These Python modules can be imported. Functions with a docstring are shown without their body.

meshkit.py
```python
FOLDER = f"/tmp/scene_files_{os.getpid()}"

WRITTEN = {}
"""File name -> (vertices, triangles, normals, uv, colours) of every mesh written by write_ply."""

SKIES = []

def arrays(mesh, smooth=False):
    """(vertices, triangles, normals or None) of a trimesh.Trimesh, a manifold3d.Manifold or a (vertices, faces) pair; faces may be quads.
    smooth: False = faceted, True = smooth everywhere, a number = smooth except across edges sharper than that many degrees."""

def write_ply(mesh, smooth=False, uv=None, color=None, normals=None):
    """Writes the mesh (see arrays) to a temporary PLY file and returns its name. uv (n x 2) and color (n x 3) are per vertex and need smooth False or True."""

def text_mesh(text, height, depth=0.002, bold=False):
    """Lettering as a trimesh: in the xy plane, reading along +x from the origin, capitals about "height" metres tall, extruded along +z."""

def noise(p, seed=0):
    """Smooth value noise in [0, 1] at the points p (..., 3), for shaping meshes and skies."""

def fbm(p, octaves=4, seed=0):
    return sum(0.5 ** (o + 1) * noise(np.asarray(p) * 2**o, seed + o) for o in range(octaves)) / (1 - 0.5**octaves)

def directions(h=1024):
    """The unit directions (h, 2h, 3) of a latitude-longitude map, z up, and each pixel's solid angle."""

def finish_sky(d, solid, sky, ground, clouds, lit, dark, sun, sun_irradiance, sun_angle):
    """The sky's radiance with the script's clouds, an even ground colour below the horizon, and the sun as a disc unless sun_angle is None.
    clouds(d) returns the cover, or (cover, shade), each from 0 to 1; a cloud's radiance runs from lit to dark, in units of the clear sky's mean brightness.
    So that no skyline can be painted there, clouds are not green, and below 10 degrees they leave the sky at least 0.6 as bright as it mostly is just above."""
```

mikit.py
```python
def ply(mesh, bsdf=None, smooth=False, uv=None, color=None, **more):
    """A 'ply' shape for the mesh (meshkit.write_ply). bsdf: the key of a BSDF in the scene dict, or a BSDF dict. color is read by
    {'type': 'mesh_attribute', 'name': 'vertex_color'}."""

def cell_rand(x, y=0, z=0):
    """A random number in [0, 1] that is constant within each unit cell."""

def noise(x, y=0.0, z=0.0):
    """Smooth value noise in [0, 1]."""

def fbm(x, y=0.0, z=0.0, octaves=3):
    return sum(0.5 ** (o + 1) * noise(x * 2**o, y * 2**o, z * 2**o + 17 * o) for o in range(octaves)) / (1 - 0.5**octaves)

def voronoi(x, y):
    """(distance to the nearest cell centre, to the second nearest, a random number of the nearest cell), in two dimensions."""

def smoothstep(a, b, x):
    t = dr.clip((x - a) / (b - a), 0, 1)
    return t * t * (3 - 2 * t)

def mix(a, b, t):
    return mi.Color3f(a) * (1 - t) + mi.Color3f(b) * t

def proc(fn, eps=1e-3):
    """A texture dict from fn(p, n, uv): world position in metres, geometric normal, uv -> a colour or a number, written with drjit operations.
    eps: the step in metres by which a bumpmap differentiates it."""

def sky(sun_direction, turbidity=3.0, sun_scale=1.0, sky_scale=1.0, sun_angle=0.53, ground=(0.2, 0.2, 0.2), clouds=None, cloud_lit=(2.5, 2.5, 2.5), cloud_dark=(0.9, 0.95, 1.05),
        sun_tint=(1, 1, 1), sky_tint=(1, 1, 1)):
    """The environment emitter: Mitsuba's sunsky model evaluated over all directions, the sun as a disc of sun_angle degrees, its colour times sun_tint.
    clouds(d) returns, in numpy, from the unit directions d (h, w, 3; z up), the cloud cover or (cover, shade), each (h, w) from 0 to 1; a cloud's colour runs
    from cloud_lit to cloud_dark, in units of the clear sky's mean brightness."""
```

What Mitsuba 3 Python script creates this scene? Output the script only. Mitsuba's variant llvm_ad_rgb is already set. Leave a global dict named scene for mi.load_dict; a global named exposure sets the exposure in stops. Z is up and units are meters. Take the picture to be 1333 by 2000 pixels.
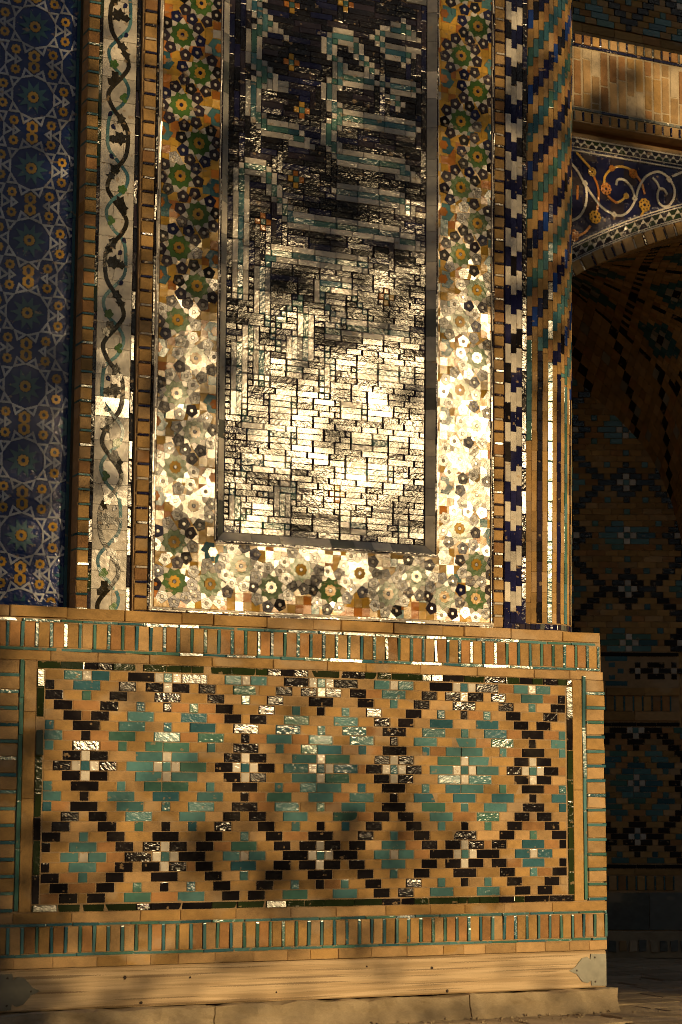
import math, random
import numpy as np, trimesh, drjit as dr, mitsuba as mi, mikit, meshkit
from shapely.geometry import Polygon, LineString, Point, box as sbox, MultiPolygon
from shapely import affinity
from shapely.ops import unary_union

random.seed(7)
rng = np.random.default_rng(7)
T = mi.ScalarTransform4f
scene, labels = {}, {}

# ------------------------------------------------------------------ camera, sky, exposure

EYE = np.array([-3.24837, -10.21638, 1.18649])


CAM_R = np.array([[0.89863631, -0.43867071, 0.00455927], [0.06629148, 0.1255129, -0.98987471], [0.43365679, 0.88983961, 0.14187058]])
fwd, up = CAM_R[2], -CAM_R[1]
scene['camera'] = {'type': 'perspective', 'fov': math.degrees(2 * math.atan(1000 / 3925)), 'fov_axis': 'y', 'near_clip': 0.1, 'far_clip': 400.0,
                   'to_world': T().look_at(origin=EYE.tolist(), target=(EYE + fwd).tolist(), up=up.tolist())}
SUN = np.array([0.432, -0.884, 0.180]); SUN /= np.linalg.norm(SUN)
scene['sky'] = mikit.sky(SUN.tolist(), turbidity=3, sun_scale=1.0, sky_scale=0.44, sun_tint=(0.90, 1.03, 1.40), sky_tint=(0.92, 0.95, 1.05), ground=(0.13, 0.10, 0.07))
exposure = 2.15

# ------------------------------------------------------------------ palette and materials
COL = dict(
    brick=(.455, .275, .098), brick_red=(.42, .22, .085), brick_pale=(.50, .32, .145), mortar=(.44, .30, .16), pale_mortar=(.55, .44, .28),
    black=(.012, .010, .012), navy=(.013, .014, .055), turq=(.085, .205, .215), teal=(.045, .135, .17), jade=(.070, .175, .145),
    white=(.60, .55, .46), ochre=(.54, .31, .05), orange=(.47, .17, .03), green=(.07, .15, .035), dark_green=(.022, .035, .012),
    plum=(.035, .026, .036), deep_blue=(.005, .024, .135), strap=(.42, .44, .48), grey=(.33, .32, .29), cobalt=(.02, .06, .26), stem=(.022, .018, .010),
    slate=(.16, .17, .15), buff=(.50, .40, .26))
NAMES = list(COL)
IDX = {k: i for i, k in enumerate(NAMES)}
PAL = [mi.Float(np.array([COL[k][c] for k in NAMES], np.float32)) for c in range(3)]


def palette(uv):
    i = mi.UInt32(dr.clip(uv.x, 0, len(NAMES) - 1) + 0.5)
    return mi.Color3f(*[dr.gather(mi.Float, PAL[c], i) for c in range(3)])


def clay_colour(p, n, uv):
    m = mikit.fbm(p.x * 26, p.y * 26, p.z * 26, 3)
    s = mikit.noise(p.x * 190, p.y * 190, p.z * 190)
    c = palette(uv) * (0.62 + 0.42 * uv.y + 0.38 * (m - 0.5) + 0.16 * (s - 0.5))
    w = mikit.smoothstep(0.60, 0.78, mikit.fbm(p.x * 5 + 3, p.y * 5, p.z * 7, 3))
    return mikit.mix(c, mi.Color3f(.47, .37, .25), 0.38 * w)


def glaze_colour(p, n, uv):
    m = mikit.noise(p.x * 45, p.y * 45, p.z * 45)
    c = palette(uv) * (0.72 + 0.45 * uv.y + 0.22 * (m - 0.5))
    lost = mikit.smoothstep(0.715, 0.735, mikit.fbm(p.x * 31 + 7, p.y * 31, p.z * 31, 4))     # flaked glaze shows the clay
    dust = mikit.smoothstep(0.50, 0.80, mikit.fbm(p.x * 9, p.y * 9, p.z * 9 + 4, 3))
    return mikit.mix(mikit.mix(c, mi.Color3f(.36, .25, .14), 0.6 * lost), mi.Color3f(.30, .25, .18), 0.05 * dust)


def glaze_bump(p, n, uv):
    k = 0.45 + 1.3 * dr.square(mikit.cell_rand(uv.y * 64.0, 5))
    return k * 0.00050 * mikit.noise(p.x * 62, p.y * 62, p.z * 62) + k * 0.00028 * mikit.noise(p.x * 160, p.y * 160, p.z * 160 + 9)


def clay_bump(p, n, uv):
    return 0.0016 * mikit.fbm(p.x * 40, p.y * 40, p.z * 40, 3)


def bumped(inner, fn, eps=1e-3):
    return {'type': 'twosided', 'bsdf': {'type': 'bumpmap', 'arbitrary': mikit.proc(fn, eps), 'scale': 1.0, 'bsdf': inner}}


def smooth_bump(p, n, uv):
    return 0.00022 * mikit.noise(p.x * 46, p.y * 46, p.z * 46) + 0.00007 * mikit.noise(p.x * 160, p.y * 160, p.z * 160 + 9)


GLAZE_COLOUR = mikit.proc(glaze_colour)
scene['glaze'] = bumped({'type': 'roughplastic', 'distribution': 'beckmann', 'alpha': 0.032, 'int_ior': 1.36, 'diffuse_reflectance': GLAZE_COLOUR}, glaze_bump, 5e-4)
scene['glaze_smooth'] = bumped({'type': 'roughplastic', 'distribution': 'beckmann', 'alpha': 0.032, 'int_ior': 1.36, 'diffuse_reflectance': GLAZE_COLOUR}, smooth_bump, 5e-4)
scene['clay'] = bumped({'type': 'principled', 'base_color': mikit.proc(clay_colour), 'roughness': 0.8, 'specular': 0.25}, clay_bump)


def wood_colour(p, n, uv):
    g = mikit.fbm(p.x * 2.2, p.y * 30, p.z * 55 + 2 * mikit.noise(p.x * 1.4, 0, p.z * 9), 4)
    f = mikit.noise(p.x * 9, p.y * 200, p.z * 420)
    c = mikit.mix(mi.Color3f(.40, .28, .15), mi.Color3f(.56, .42, .25), mikit.smoothstep(.25, .7, g))
    d = mikit.smoothstep(.64, .72, mikit.fbm(p.x * 1.3, 3, p.z * 62, 3))
    return mikit.mix(c * (.88 + .24 * f), mi.Color3f(.16, .10, .05), 0.65 * d)


def wood_bump(p, n, uv):
    return 0.0012 * mikit.fbm(p.x * 3, p.y * 40, p.z * 80, 3)


scene['wood'] = bumped({'type': 'principled', 'base_color': mikit.proc(wood_colour), 'roughness': 0.65, 'specular': 0.3}, wood_bump)


def stone_colour(p, n, uv):
    m = mikit.fbm(p.x * 12, p.y * 12, p.z * 12, 4)
    c = mikit.mix(mi.Color3f(.26, .20, .12), mi.Color3f(.46, .37, .24), m)
    return c * (0.75 + 0.4 * uv.y) * (.9 + .2 * mikit.noise(p.x * 160, p.y * 160, p.z * 160))


def stone_bump(p, n, uv):
    return 0.006 * mikit.fbm(p.x * 30, p.y * 30, p.z * 30, 4)


scene['stone'] = bumped({'type': 'principled', 'base_color': mikit.proc(stone_colour), 'roughness': 0.9, 'specular': 0.2}, stone_bump)


def zinc_colour(p, n, uv):
    m = mikit.fbm(p.x * 22, p.y * 22, p.z * 22, 3)
    return mikit.mix(mi.Color3f(.10, .10, .085), mi.Color3f(.20, .195, .16), m)


scene['zinc'] = {'type': 'twosided', 'bsdf': {'type': 'principled', 'base_color': mikit.proc(zinc_colour), 'roughness': 0.45, 'metallic': 0.35, 'specular': 0.5}}
scene['rust'] = {'type': 'twosided', 'bsdf': {'type': 'principled', 'base_color': {'type': 'rgb', 'value': [.035, .022, .014]}, 'roughness': 0.8}}
scene['leaf'] = {'type': 'principledthin', 'base_color': {'type': 'rgb', 'value': [.05, .075, .02]}, 'roughness': 0.6, 'diff_trans': 0.5}
scene['bark'] = {'type': 'twosided', 'bsdf': {'type': 'diffuse', 'reflectance': {'type': 'rgb', 'value': [.10, .075, .05]}}}

# ------------------------------------------------------------------ building helpers
used = {}


def unique(name):
    n = used.get(name, 0)
    used[name] = n + 1
    return name if n == 0 else f'{name}_{n:03d}'


def put(key, v, f, bsdf, col='brick', rnd=0.5, smooth=False, **lab):
    """One entry of the scene."""
    v = np.asarray(v, float)
    key = unique(key)
    rnd = (math.floor(rnd * 63.9) + .5) / 64
    if smooth:
        scene[key] = mikit.ply((v, f), bsdf, smooth=True, uv=np.tile([IDX[col], rnd], (len(v), 1)))
    else:
        scene[key] = mikit.ply((v, f), bsdf, uv=np.tile([IDX[col], rnd], (len(v), 1)))
    if lab:
        labels[key] = lab
    return key


LOTS = {}


def piece(holder, name, v, f, bsdf, col, rnd=None, area=0.0):
    """A piece kept in its lot; the 300 largest of a lot become entries, the rest one part of kind stuff."""
    LOTS.setdefault((holder, name), []).append((area, v, f, bsdf, col, (math.floor((rng.random() if rnd is None else rnd) * 64) + .5) / 64))


def flush():
    for (holder, name), lot in LOTS.items():
        lot.sort(key=lambda x: -x[0])
        for a, v, f, bsdf, col, r in lot[:300]:
            put(f'{holder}__{name}', v, f, bsdf, col, r)
        rest = lot[300:]
        if rest:
            vs, fs, uvs, at = [], [], [], 0
            for a, v, f, bsdf, col, r in rest:
                vs.append(v); fs.append(np.asarray(f) + at); uvs.append(np.tile([IDX[col], r], (len(v), 1))); at += len(v)
            key = unique(f'{holder}__{name}_infill')
            scene[key] = mikit.ply((np.vstack(vs), np.vstack(fs)), rest[0][3], uv=np.vstack(uvs))
            labels[key] = {'kind': 'stuff'}


class Plane:
    """A wall face: u along it, w up it, h out of it."""

    def __init__(self, o, u=(1, 0, 0), w=(0, 0, 1), n=(0, -1, 0), lean=False):
        self.o, self.u, self.w, self.n, self.lean = (np.asarray(x, float) for x in (o, u, w, n, lean))

    def __call__(self, p):
        p = np.asarray(p, float)
        q = p.copy()
        if self.lean:                       # the old pier flares a little towards its top
            q[:, 0] = p[:, 0] + 0.012 * np.clip((p[:, 0] - 1.5) / 1.5, 0, 1.6) * (p[:, 1] - 2.2)
        return self.o + q[:, :1] * self.u + q[:, 1:2] * self.w + q[:, 2:] * self.n


def prism(P, poly, h0, h1, c=0.0015, tilt=0.0, soft=0.0):
    """A chamfered slab over the convex outline poly (n x 2, counter-clockwise)."""
    poly = np.asarray(poly, float)
    m = poly.mean(0)
    r = np.sqrt(((poly - m) ** 2).sum(1)).min()
    k = max(0.0, 1 - c / max(r, 1e-6))
    top = m + (poly - m) * k
    n = len(poly)
    hx, hy = rng.normal(0, tilt, 2) if tilt else (0, 0)
    hh = h1 + (top - m) @ np.array([hx, hy])
    rim = h1 - c + (poly - m) @ np.array([hx, hy])
    v = np.vstack([np.c_[poly, np.full(n, h0)], np.c_[poly, rim], np.c_[top, hh]])
    i = np.arange(n); j = (i + 1) % n
    f = [np.c_[i, j, j + n], np.c_[i, j + n, i + n], np.c_[i + n, j + n, j + 2 * n], np.c_[i + n, j + 2 * n, i + 2 * n]]
    at = 2 * n
    if soft:                                # the glaze thins towards the edges: a shallow fall around the face
        k2 = max(.45, 1 - (c + soft) / max(r, 1e-6))
        inner = m + (poly - m) * k2
        v = np.vstack([v, np.c_[inner, h1 + soft * rng.uniform(.10, .17) + (inner - m) @ np.array([hx, hy])]])
        f += [np.c_[i + at, j + at, j + at + n], np.c_[i + at, j + at + n, i + at + n]]
        at += n
    f.append(np.array([[at, at + a, at + a + 1] for a in range(1, n - 1)]))
    return P(v), np.vstack(f)


def slab(P, poly, h0, h1, tilt=0.0):
    """A slab over any shapely polygon."""
    parts = [g for g in getattr(poly, 'geoms', [poly]) if g.area > 1e-7]
    vs, fs, at = [], [], 0
    hx, hy = rng.normal(0, tilt, 2) if tilt else (0, 0)
    cx, cy = poly.centroid.x, poly.centroid.y
    for g in parts:
        tv, tf = trimesh.creation.triangulate_polygon(g, engine='earcut')
        n = len(tv)
        hh = h1 + (tv[:, 0] - cx) * hx + (tv[:, 1] - cy) * hy
        vs.append(np.c_[tv[:, :2], hh]); 
        a, b, c2 = tv[tf[:, 0]], tv[tf[:, 1]], tv[tf[:, 2]]
        sgn = (b[:, 0] - a[:, 0]) * (c2[:, 1] - a[:, 1]) - (b[:, 1] - a[:, 1]) * (c2[:, 0] - a[:, 0])
        tf = np.where(sgn[:, None] < 0, tf[:, ::-1], tf)
        fs.append(tf + at); at += n
        for ring in [g.exterior, *g.interiors]:
            q = np.array(ring.coords)[:-1]
            if (ring is g.exterior) != ring.is_ccw:
                q = q[::-1]
            n = len(q)
            hh = h1 + (q[:, 0] - cx) * hx + (q[:, 1] - cy) * hy
            vs.append(np.vstack([np.c_[q, np.full(n, h0)], np.c_[q, hh]]))
            i = np.arange(n); j = (i + 1) % n
            fs.append(np.vstack([np.c_[i, j, j + n], np.c_[i, j + n, i + n]]) + at); at += 2 * n
    return P(np.vstack(vs)), np.vstack(fs)


def rect(x0, x1, z0, z1):
    return np.array([[x0, z0], [x1, z0], [x1, z1], [x0, z1]])


def jitter(poly, s):
    return np.asarray(poly) + rng.normal(0, s, np.shape(poly))


def tile(P, holder, name, x0, x1, z0, z1, col, h=0.006, bsdf='glaze', c=0.002, tilt=0.012, j=0.0006, h0=-0.002, rnd=None):
    v, f = prism(P, jitter(rect(x0, x1, z0, z1), j), h0, h + rng.normal(0, 0.0007), c * (.6 if bsdf[:5] == 'glaze' else 1), tilt, .0045 if bsdf[:5] == 'glaze' else 0)
    piece(holder, name, v, f, bsdf, col, rnd, (x1 - x0) * (z1 - z0))


BRICKS = ['brick', 'brick', 'brick', 'brick_red', 'brick_pale']


def brick(P, holder, name, x0, x1, z0, z1, h=0.006, c=0.003, j=0.0012, col=None, tilt=0.006, h0=-0.002):
    tile(P, holder, name, x0, x1, z0, z1, col or random.choice(BRICKS), h, 'clay', c, tilt, j, h0)


def block(key, x0, x1, y0, y1, z0, z1, bsdf='clay', col='mortar', rnd=0.5, **lab):
    m = trimesh.creation.box(bounds=[[x0, y0, z0], [x1, y1, z1]])
    return put(key, m.vertices, m.faces, bsdf, col, rnd, **lab)


def bed(key, P, x0, x1, z0, z1, h, depth=0.03, col='mortar', bsdf='clay', **lab):
    """The bedding mortar of a panel: a slab whose face is at h."""
    v = np.array([[x, z, k] for k in (h - depth, h) for x, z in rect(x0, x1, z0, z1)])
    f = [[4, 5, 6], [4, 6, 7], [0, 2, 1], [0, 3, 2]]
    for a in range(4):
        b = (a + 1) % 4
        f += [[a, b, b + 4], [a, b + 4, a + 4]]
    return put(key, P(v), np.array(f), bsdf, col, **lab)


# the brick-and-tile lattice of the dado: 18 x 18 cells, mirrored about its rows 0 and 9 and its columns 0 and 9
HALF = {0: 'T-2,2 T1,2 W0,1 K5,3 W8,1 T9,1 W10,1 K11,3', 1: 'T-1,3 K4,2 K7,2 W9,1 K10,2 K13,2', 2: 'T0,1 K3,2 K8,3 K14,2', 3: 'K2,2 T6,1 K9,1 T12,1 K15,2',
        4: 'K1,2 T5,3 T11,3 K16,2', 5: 'K-1,3 T4,3 T9,1 T12,3', 6: 'K0,1 T3,3 T8,3 T13,3', 7: 'K-1,3 T4,1 T7,2 T9,3 T14,1', 8: 'K-2,2 W0,1 K1,2 T6,3 W9,1 T10,3',
        9: 'K-3,2 W-1,1 T0,1 W1,1 K2,2 T5,3 W8,1 T9,1 W10,1 T11,3'}
WHAT = {'K': ('black_tile', 'black'), 'T': ('turquoise_tile', 'turq'), 'W': ('white_tile', 'white')}


n_of = lambda a, b: b - a


def lattice(P, holder, x0, ztop, cw, rh, u0, u1, r0, r1, tilt=0.03, sparse=False):
    for r in range(r0, r1):
        k = r % 18
        k = k if k <= 9 else 18 - k
        runs = []
        for p in range(-2, 6):
            for token in HALF[k].split():
                a, n = token[1:].split(',')
                a = int(a) + 18 * p
                lo, hi = max(a, u0), min(a + int(n), u1)
                if hi > lo:
                    runs.append((lo, hi, token[0]))
        runs = sorted(set(runs))
        clean, at = [], u0
        for lo, hi, t in runs:
            if lo < at:
                continue
            while lo - at > 0:                               # buff bricks fill the gap
                n = lo - at if lo - at <= 3 else (3 if lo - at != 4 else 2)
                clean.append((at, at + n, 'B')); at += n
            clean.append((lo, hi, t)); at = hi
        while at < u1:
            n = min(3, u1 - at); clean.append((at, at + n, 'B')); at += n
        z1 = ztop - rh * (r - r0); z0 = z1 - rh
        off = rng.normal(0, cw * 0.03)
        for lo, hi, t in clean:
            a, b = x0 + (lo - u0) * cw + off, x0 + (hi - u0) * cw + off
            a, b = max(a, x0), min(b, x0 + (u1 - u0) * cw)
            g = 0.0018
            if t == 'B' or (sparse and t == 'T' and (3 <= k <= 7) and n_of(lo, hi) > 1 and (lo + hi) % 4):
                brick(P, holder, 'brick', a + g, b - g, z0 + g, z1 - g, h=0.0065)
            else:
                nm, col = WHAT[t]
                if t == 'T':
                    col = random.choice(['turq', 'turq', 'turq', 'teal', 'jade'])
                if t == 'K':
                    col = 'black'
                tile(P, holder, nm, a + g, b - g, z0 + g, z1 - g, col, 0.0075, tilt=tilt, c=0.0025)


def ladder(P, holder, x0, x1, z0, z1, pitch, bar=0.016, rail=0.014, seg=0.17, h=0.006):
    """A frieze of upright bricks parted by turquoise glazed bars between two turquoise rails."""
    for za in (z0, z1 - rail):
        x = x0 + rng.random() * 0.05
        x = x0
        while x < x1 - 0.02:
            L = min(seg * rng.uniform(0.7, 1.25), x1 - x)
            tile(P, holder, 'turquoise_rail', x + .0012, x + L - .0012, za, za + rail, random.choice(['turq', 'turq', 'jade', 'teal']), h + .002, tilt=.04, c=.002, j=.0012)
            x += L
    n = int(round((x1 - x0) / pitch))
    p = (x1 - x0) / n
    for i in range(n):
        x = x0 + i * p
        brick(P, holder, 'brick', x + .003, x + p - bar - .003, z0 + rail + .004, z1 - rail - .004, h=h, col=random.choice(['brick', 'brick_red', 'brick_pale', 'brick_red', 'brick']))
        tile(P, holder, 'turquoise_bar', x + p - bar, x + p, z0 + rail + .003, z1 - rail - .003, random.choice(['turq', 'turq', 'teal', 'jade']), h + .001 + abs(rng.normal(0, .002)), tilt=.05, c=.003, j=.0012)


def course(P, holder, name, x0, x1, z0, z1, seg, h=0.006, cols=None, tilt=.006, j=.0012):
    x = x0
    while x < x1 - 0.01:
        L = seg * rng.uniform(0.7, 1.3)
        if x1 - x - L < seg * 0.4:
            L = x1 - x
        brick(P, holder, name, x + .0012, x + L - .0012, z0, z1, h=h, col=random.choice(cols) if cols else None, tilt=tilt, j=j)
        x += L


def column_course(P, holder, name, x0, x1, z0, z1, seg, h=0.006, cols=('dark_green',), bsdf='glaze', tilt=.03):
    z = z0
    while z < z1 - 0.01:
        L = seg * rng.uniform(0.7, 1.3)
        if z1 - z - L < seg * 0.4:
            L = z1 - z
        tile(P, holder, name, x0, x1, z + .001, z + L - .001, random.choice(cols), h, bsdf, .002, tilt)
        z += L


# ------------------------------------------------------------------ plinth
P0 = Plane((0, 0, 0))
K = 'tiled_plinth'
labels[K] = {'label': 'broad buff brick plinth with a lattice of glazed tiles at the foot of the pier', 'category': 'plinth'}
block(f'{K}__core', -1.4, 3.478, 0.004, 0.9, 0.318, 2.178)
H = f'{K}__lattice_panel'
bed(H, P0, -0.045, 3.268, 0.602, 1.907, 0.0046, 0.02)
labels[H] = {'label': 'lattice of stepped black and turquoise tile diamonds in a dark green frame'}
lattice(P0, H, 0.0, 1.863, 0.0511, 0.053, -4, 59, 0, 23, .023)
course_cols = ['dark_green', 'dark_green', 'black']
for z0, z1 in ((1.868, 1.905), (0.604, 0.639)):
    x = -0.043
    while x < 3.26:
        L = min(rng.uniform(.06, .2), 3.266 - x)
        tile(P0, H, 'green_border_tile', x + .001, x + L - .001, z0, z1, random.choice(course_cols), .009, tilt=.05, c=.003)
        x += L
for x0, x1 in ((-0.043, -0.006), (3.229, 3.266)):
    column_course(P0, H, 'green_border_tile', x0, x1, .642, 1.866, .16, .009, course_cols, tilt=.045)
H = f'{K}__border_course'
bed(H, P0, -1.4, 3.485, .545, .604, .001, .01)
course(P0, H, 'brick', -1.4, 3.49, 1.909, 1.957, .30, cols=['brick_pale', 'brick'], tilt=.004, j=.0008)
course(P0, H, 'brick', -1.4, 3.495, .549, .599, .30, cols=['brick_pale', 'brick'], tilt=.004, j=.0008)
for x0, x1 in ((-.112, -.048), (3.271, 3.335)):
    column_course(P0, H, 'brick', x0, x1, .604, 1.904, .55, .006, ('brick', 'brick_pale'), 'clay', .004)
for x0, x1 in ((-.137, -.116), (3.339, 3.360)):
    column_course(P0, H, 'turquoise_strip', x0, x1, .61, 1.93, .27, .009, ('turq', 'turq', 'jade'), tilt=.04)
for x0, x1, nm in ((-.31, -.142, 1), (3.366, 3.496, 0)):
    n = 15
    for i in range(n):
        z = .606 + i * (1.30 / n)
        e = rng.normal(0, .003)
        brick(P0, H, 'edge_brick', x0 + .002, x1 + e, z + .019, z + .0895 - .004, h=.006, c=.004, col='brick_pale' if rng.random() < .5 else 'brick', j=.002)
        tile(P0, H, 'turquoise_strip', x0 + .002, x1 + e, z, z + .0165, random.choice(['turq', 'turq', 'jade', 'teal']), .008, tilt=.04)
course(P0, H, 'brick', -1.4, -.315, .62, 1.90, .24, cols=['brick'])
H = f'{K}__upper_frieze'
bed(H, P0, -1.4, 3.465, 1.958, 2.131, .0015, .01)
ladder(P0, H, -1.4, 3.466, 1.961, 2.127, .0795)
H = f'{K}__lower_frieze'
bed(H, P0, -1.4, 3.49, .318, .547, .0015, .01)
ladder(P0, H, -1.4, 3.494, .376, .545, .0775)
course(P0, H, 'brick', -1.4, 3.494, .319, .371, .19, cols=['brick', 'brick_pale', 'brick_pale'])
H = f'{K}__cap'
bed(H, Plane((0, .1, 0)), -1.4, 3.455, 2.133, 2.182, .094, .3)
PC = Plane((0, 0, 0))
x = -1.4
while x < 3.46:
    L = min(rng.uniform(.14, .36), 3.468 - x)
    if 3.468 - x - L < .1:
        L = 3.468 - x
    e = rng.normal(0, .002)
    v, f = prism(PC, jitter(rect(x + .0015, x + L - .0015, 2.134 + e, 2.192 + e), .0014), -.125, .013 + rng.normal(0, .003), .004, .006)
    piece(H, 'cap_brick', v, f, 'clay', random.choice(['brick', 'brick_pale', 'brick_pale']), None, L)
    x += L
# the plinth's right-hand return, edge bricks in courses
PR = Plane((3.478, 0, 0), (0, 1, 0), (0, 0, 1), (1, 0, 0))
H = f'{K}__side_face'
bed(H, PR, .01, .9, .32, 2.13, .002, .02)
for i in range(20):
    z = .325 + i * .09
    course(PR, H, 'brick', .012 + .06 * (i % 2), .9, z, z + .084, .26, h=.008)

# ------------------------------------------------------------------ timber sill and footing
K = 'wooden_sill_beam'
labels[K] = {'label': 'long weathered timber beam with knots lying under the tiled plinth', 'category': 'beam'}
xs = np.linspace(-1.4, 3.482, 90)
prof = [(.06, .102), (.004, .102), (-.004, .110), (-.006, .2), (-.004, .306), (.004, .314), (.06, .314)]
v = np.array([[x, y + .0022 * (meshkit.noise(np.array([x * 3, z * 9, 0])) - .5), z + .004 * (meshkit.noise(np.array([x * 1.3, 5, z * 2])) - .5)] for x in xs for y, z in prof])
m = len(prof)
f = [[i * m + a, (i + 1) * m + a, (i + 1) * m + a + 1] for i in range(89) for a in range(m - 1)] + [[i * m + a, (i + 1) * m + a + 1, i * m + a + 1] for i in range(89) for a in range(m - 1)]
f += [[89 * m, 89 * m + a, 89 * m + a + 1] for a in range(1, m - 1)]
put(f'{K}__timber', v, np.array(f), 'wood', 'buff', smooth=False)
for x, z, r in [(.476, .257, .011), (.569, .124, .008), (2.312, .249, .008), (2.412, .118, .009), (.844, .245, .006), (1.35, .15, .005), (1.9, .27, .005)]:
    a = np.linspace(0, 2 * np.pi, 11)[:-1]
    v, f = prism(P0, np.c_[x + r * np.cos(a) * rng.uniform(.8, 1.2), z + r * np.sin(a)], -.002, .0085, .001)
    put(f'{K}__knot', v, f, 'rust', 'black')
PLATE = np.array([(3.224, .204), (3.268, .224), (3.293, .252), (3.314, .273), (3.35, .28), (3.371, .264), (3.376, .297), (3.479, .294), (3.478, .110), (3.379, .114), (3.376, .144), (3.351, .130), (3.315, .139), (3.295, .162), (3.276, .184)])
for k, (poly, lab) in enumerate(((PLATE, 'pale zinc corner plate with a pointed lobe at the beam right end'), (np.c_[3.24 - PLATE[:, 0], PLATE[:, 1]], 'dark corner plate with a pointed lobe in the shade at the beam left end'))):
    v, f = slab(P0, Polygon(poly), -.002, .0105)
    kk = put(f'{K}__corner_plate', v, f, 'zinc', 'grey', label=lab)
    for nx, nz in ((3.402, .275), (3.403, .136), (3.276, .204)):
        nx = nx if k == 0 else 3.24 - nx
        a = np.linspace(0, 2 * np.pi, 9)[:-1]
        v, f = prism(P0, np.c_[nx + .006 * np.cos(a), nz + .006 * np.sin(a)], 0, .0125, .001)
        put(f'{kk}__nail', v, f, 'rust', 'black')
v, f = prism(Plane((3.482, 0, 0), (0, 1, 0), (0, 0, 1), (1, 0, 0)), rect(-.006, .16, .108, .296), -.002, .003, .001)
put(f'{K}__end_plate', v, f, 'zinc', 'grey')

K = 'stone_footing'
labels[K] = {'label': 'rough eroded stone footing course under the timber beam', 'category': 'footing'}
x = -1.4
while x < 3.50:
    L = min(rng.uniform(.8, 1.6), 3.518 - x)
    if 3.518 - x - L < .25:
        L = 3.518 - x
    b = trimesh.creation.box(bounds=[[x + .004, -.075, -.06], [x + L - .004, .6, .094]])
    b = b.subdivide().subdivide().subdivide().subdivide().subdivide()
    v = np.array(b.vertices)
    n = np.c_[meshkit.fbm(v * 9, 4, 1), meshkit.fbm(v * 9, 4, 2), meshkit.fbm(v * 9, 4, 3)] - .5
    v += n * np.array([.02, .06, .045])
    v[:, 1] -= .05 * np.clip((.03 - v[:, 2]) / .06, 0, 1) * meshkit.fbm(v * 4, 3, 9)
    piece(K, 'footing_stone', v, np.array(b.faces), 'stone', 'buff', None, L)
    x += L

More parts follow.
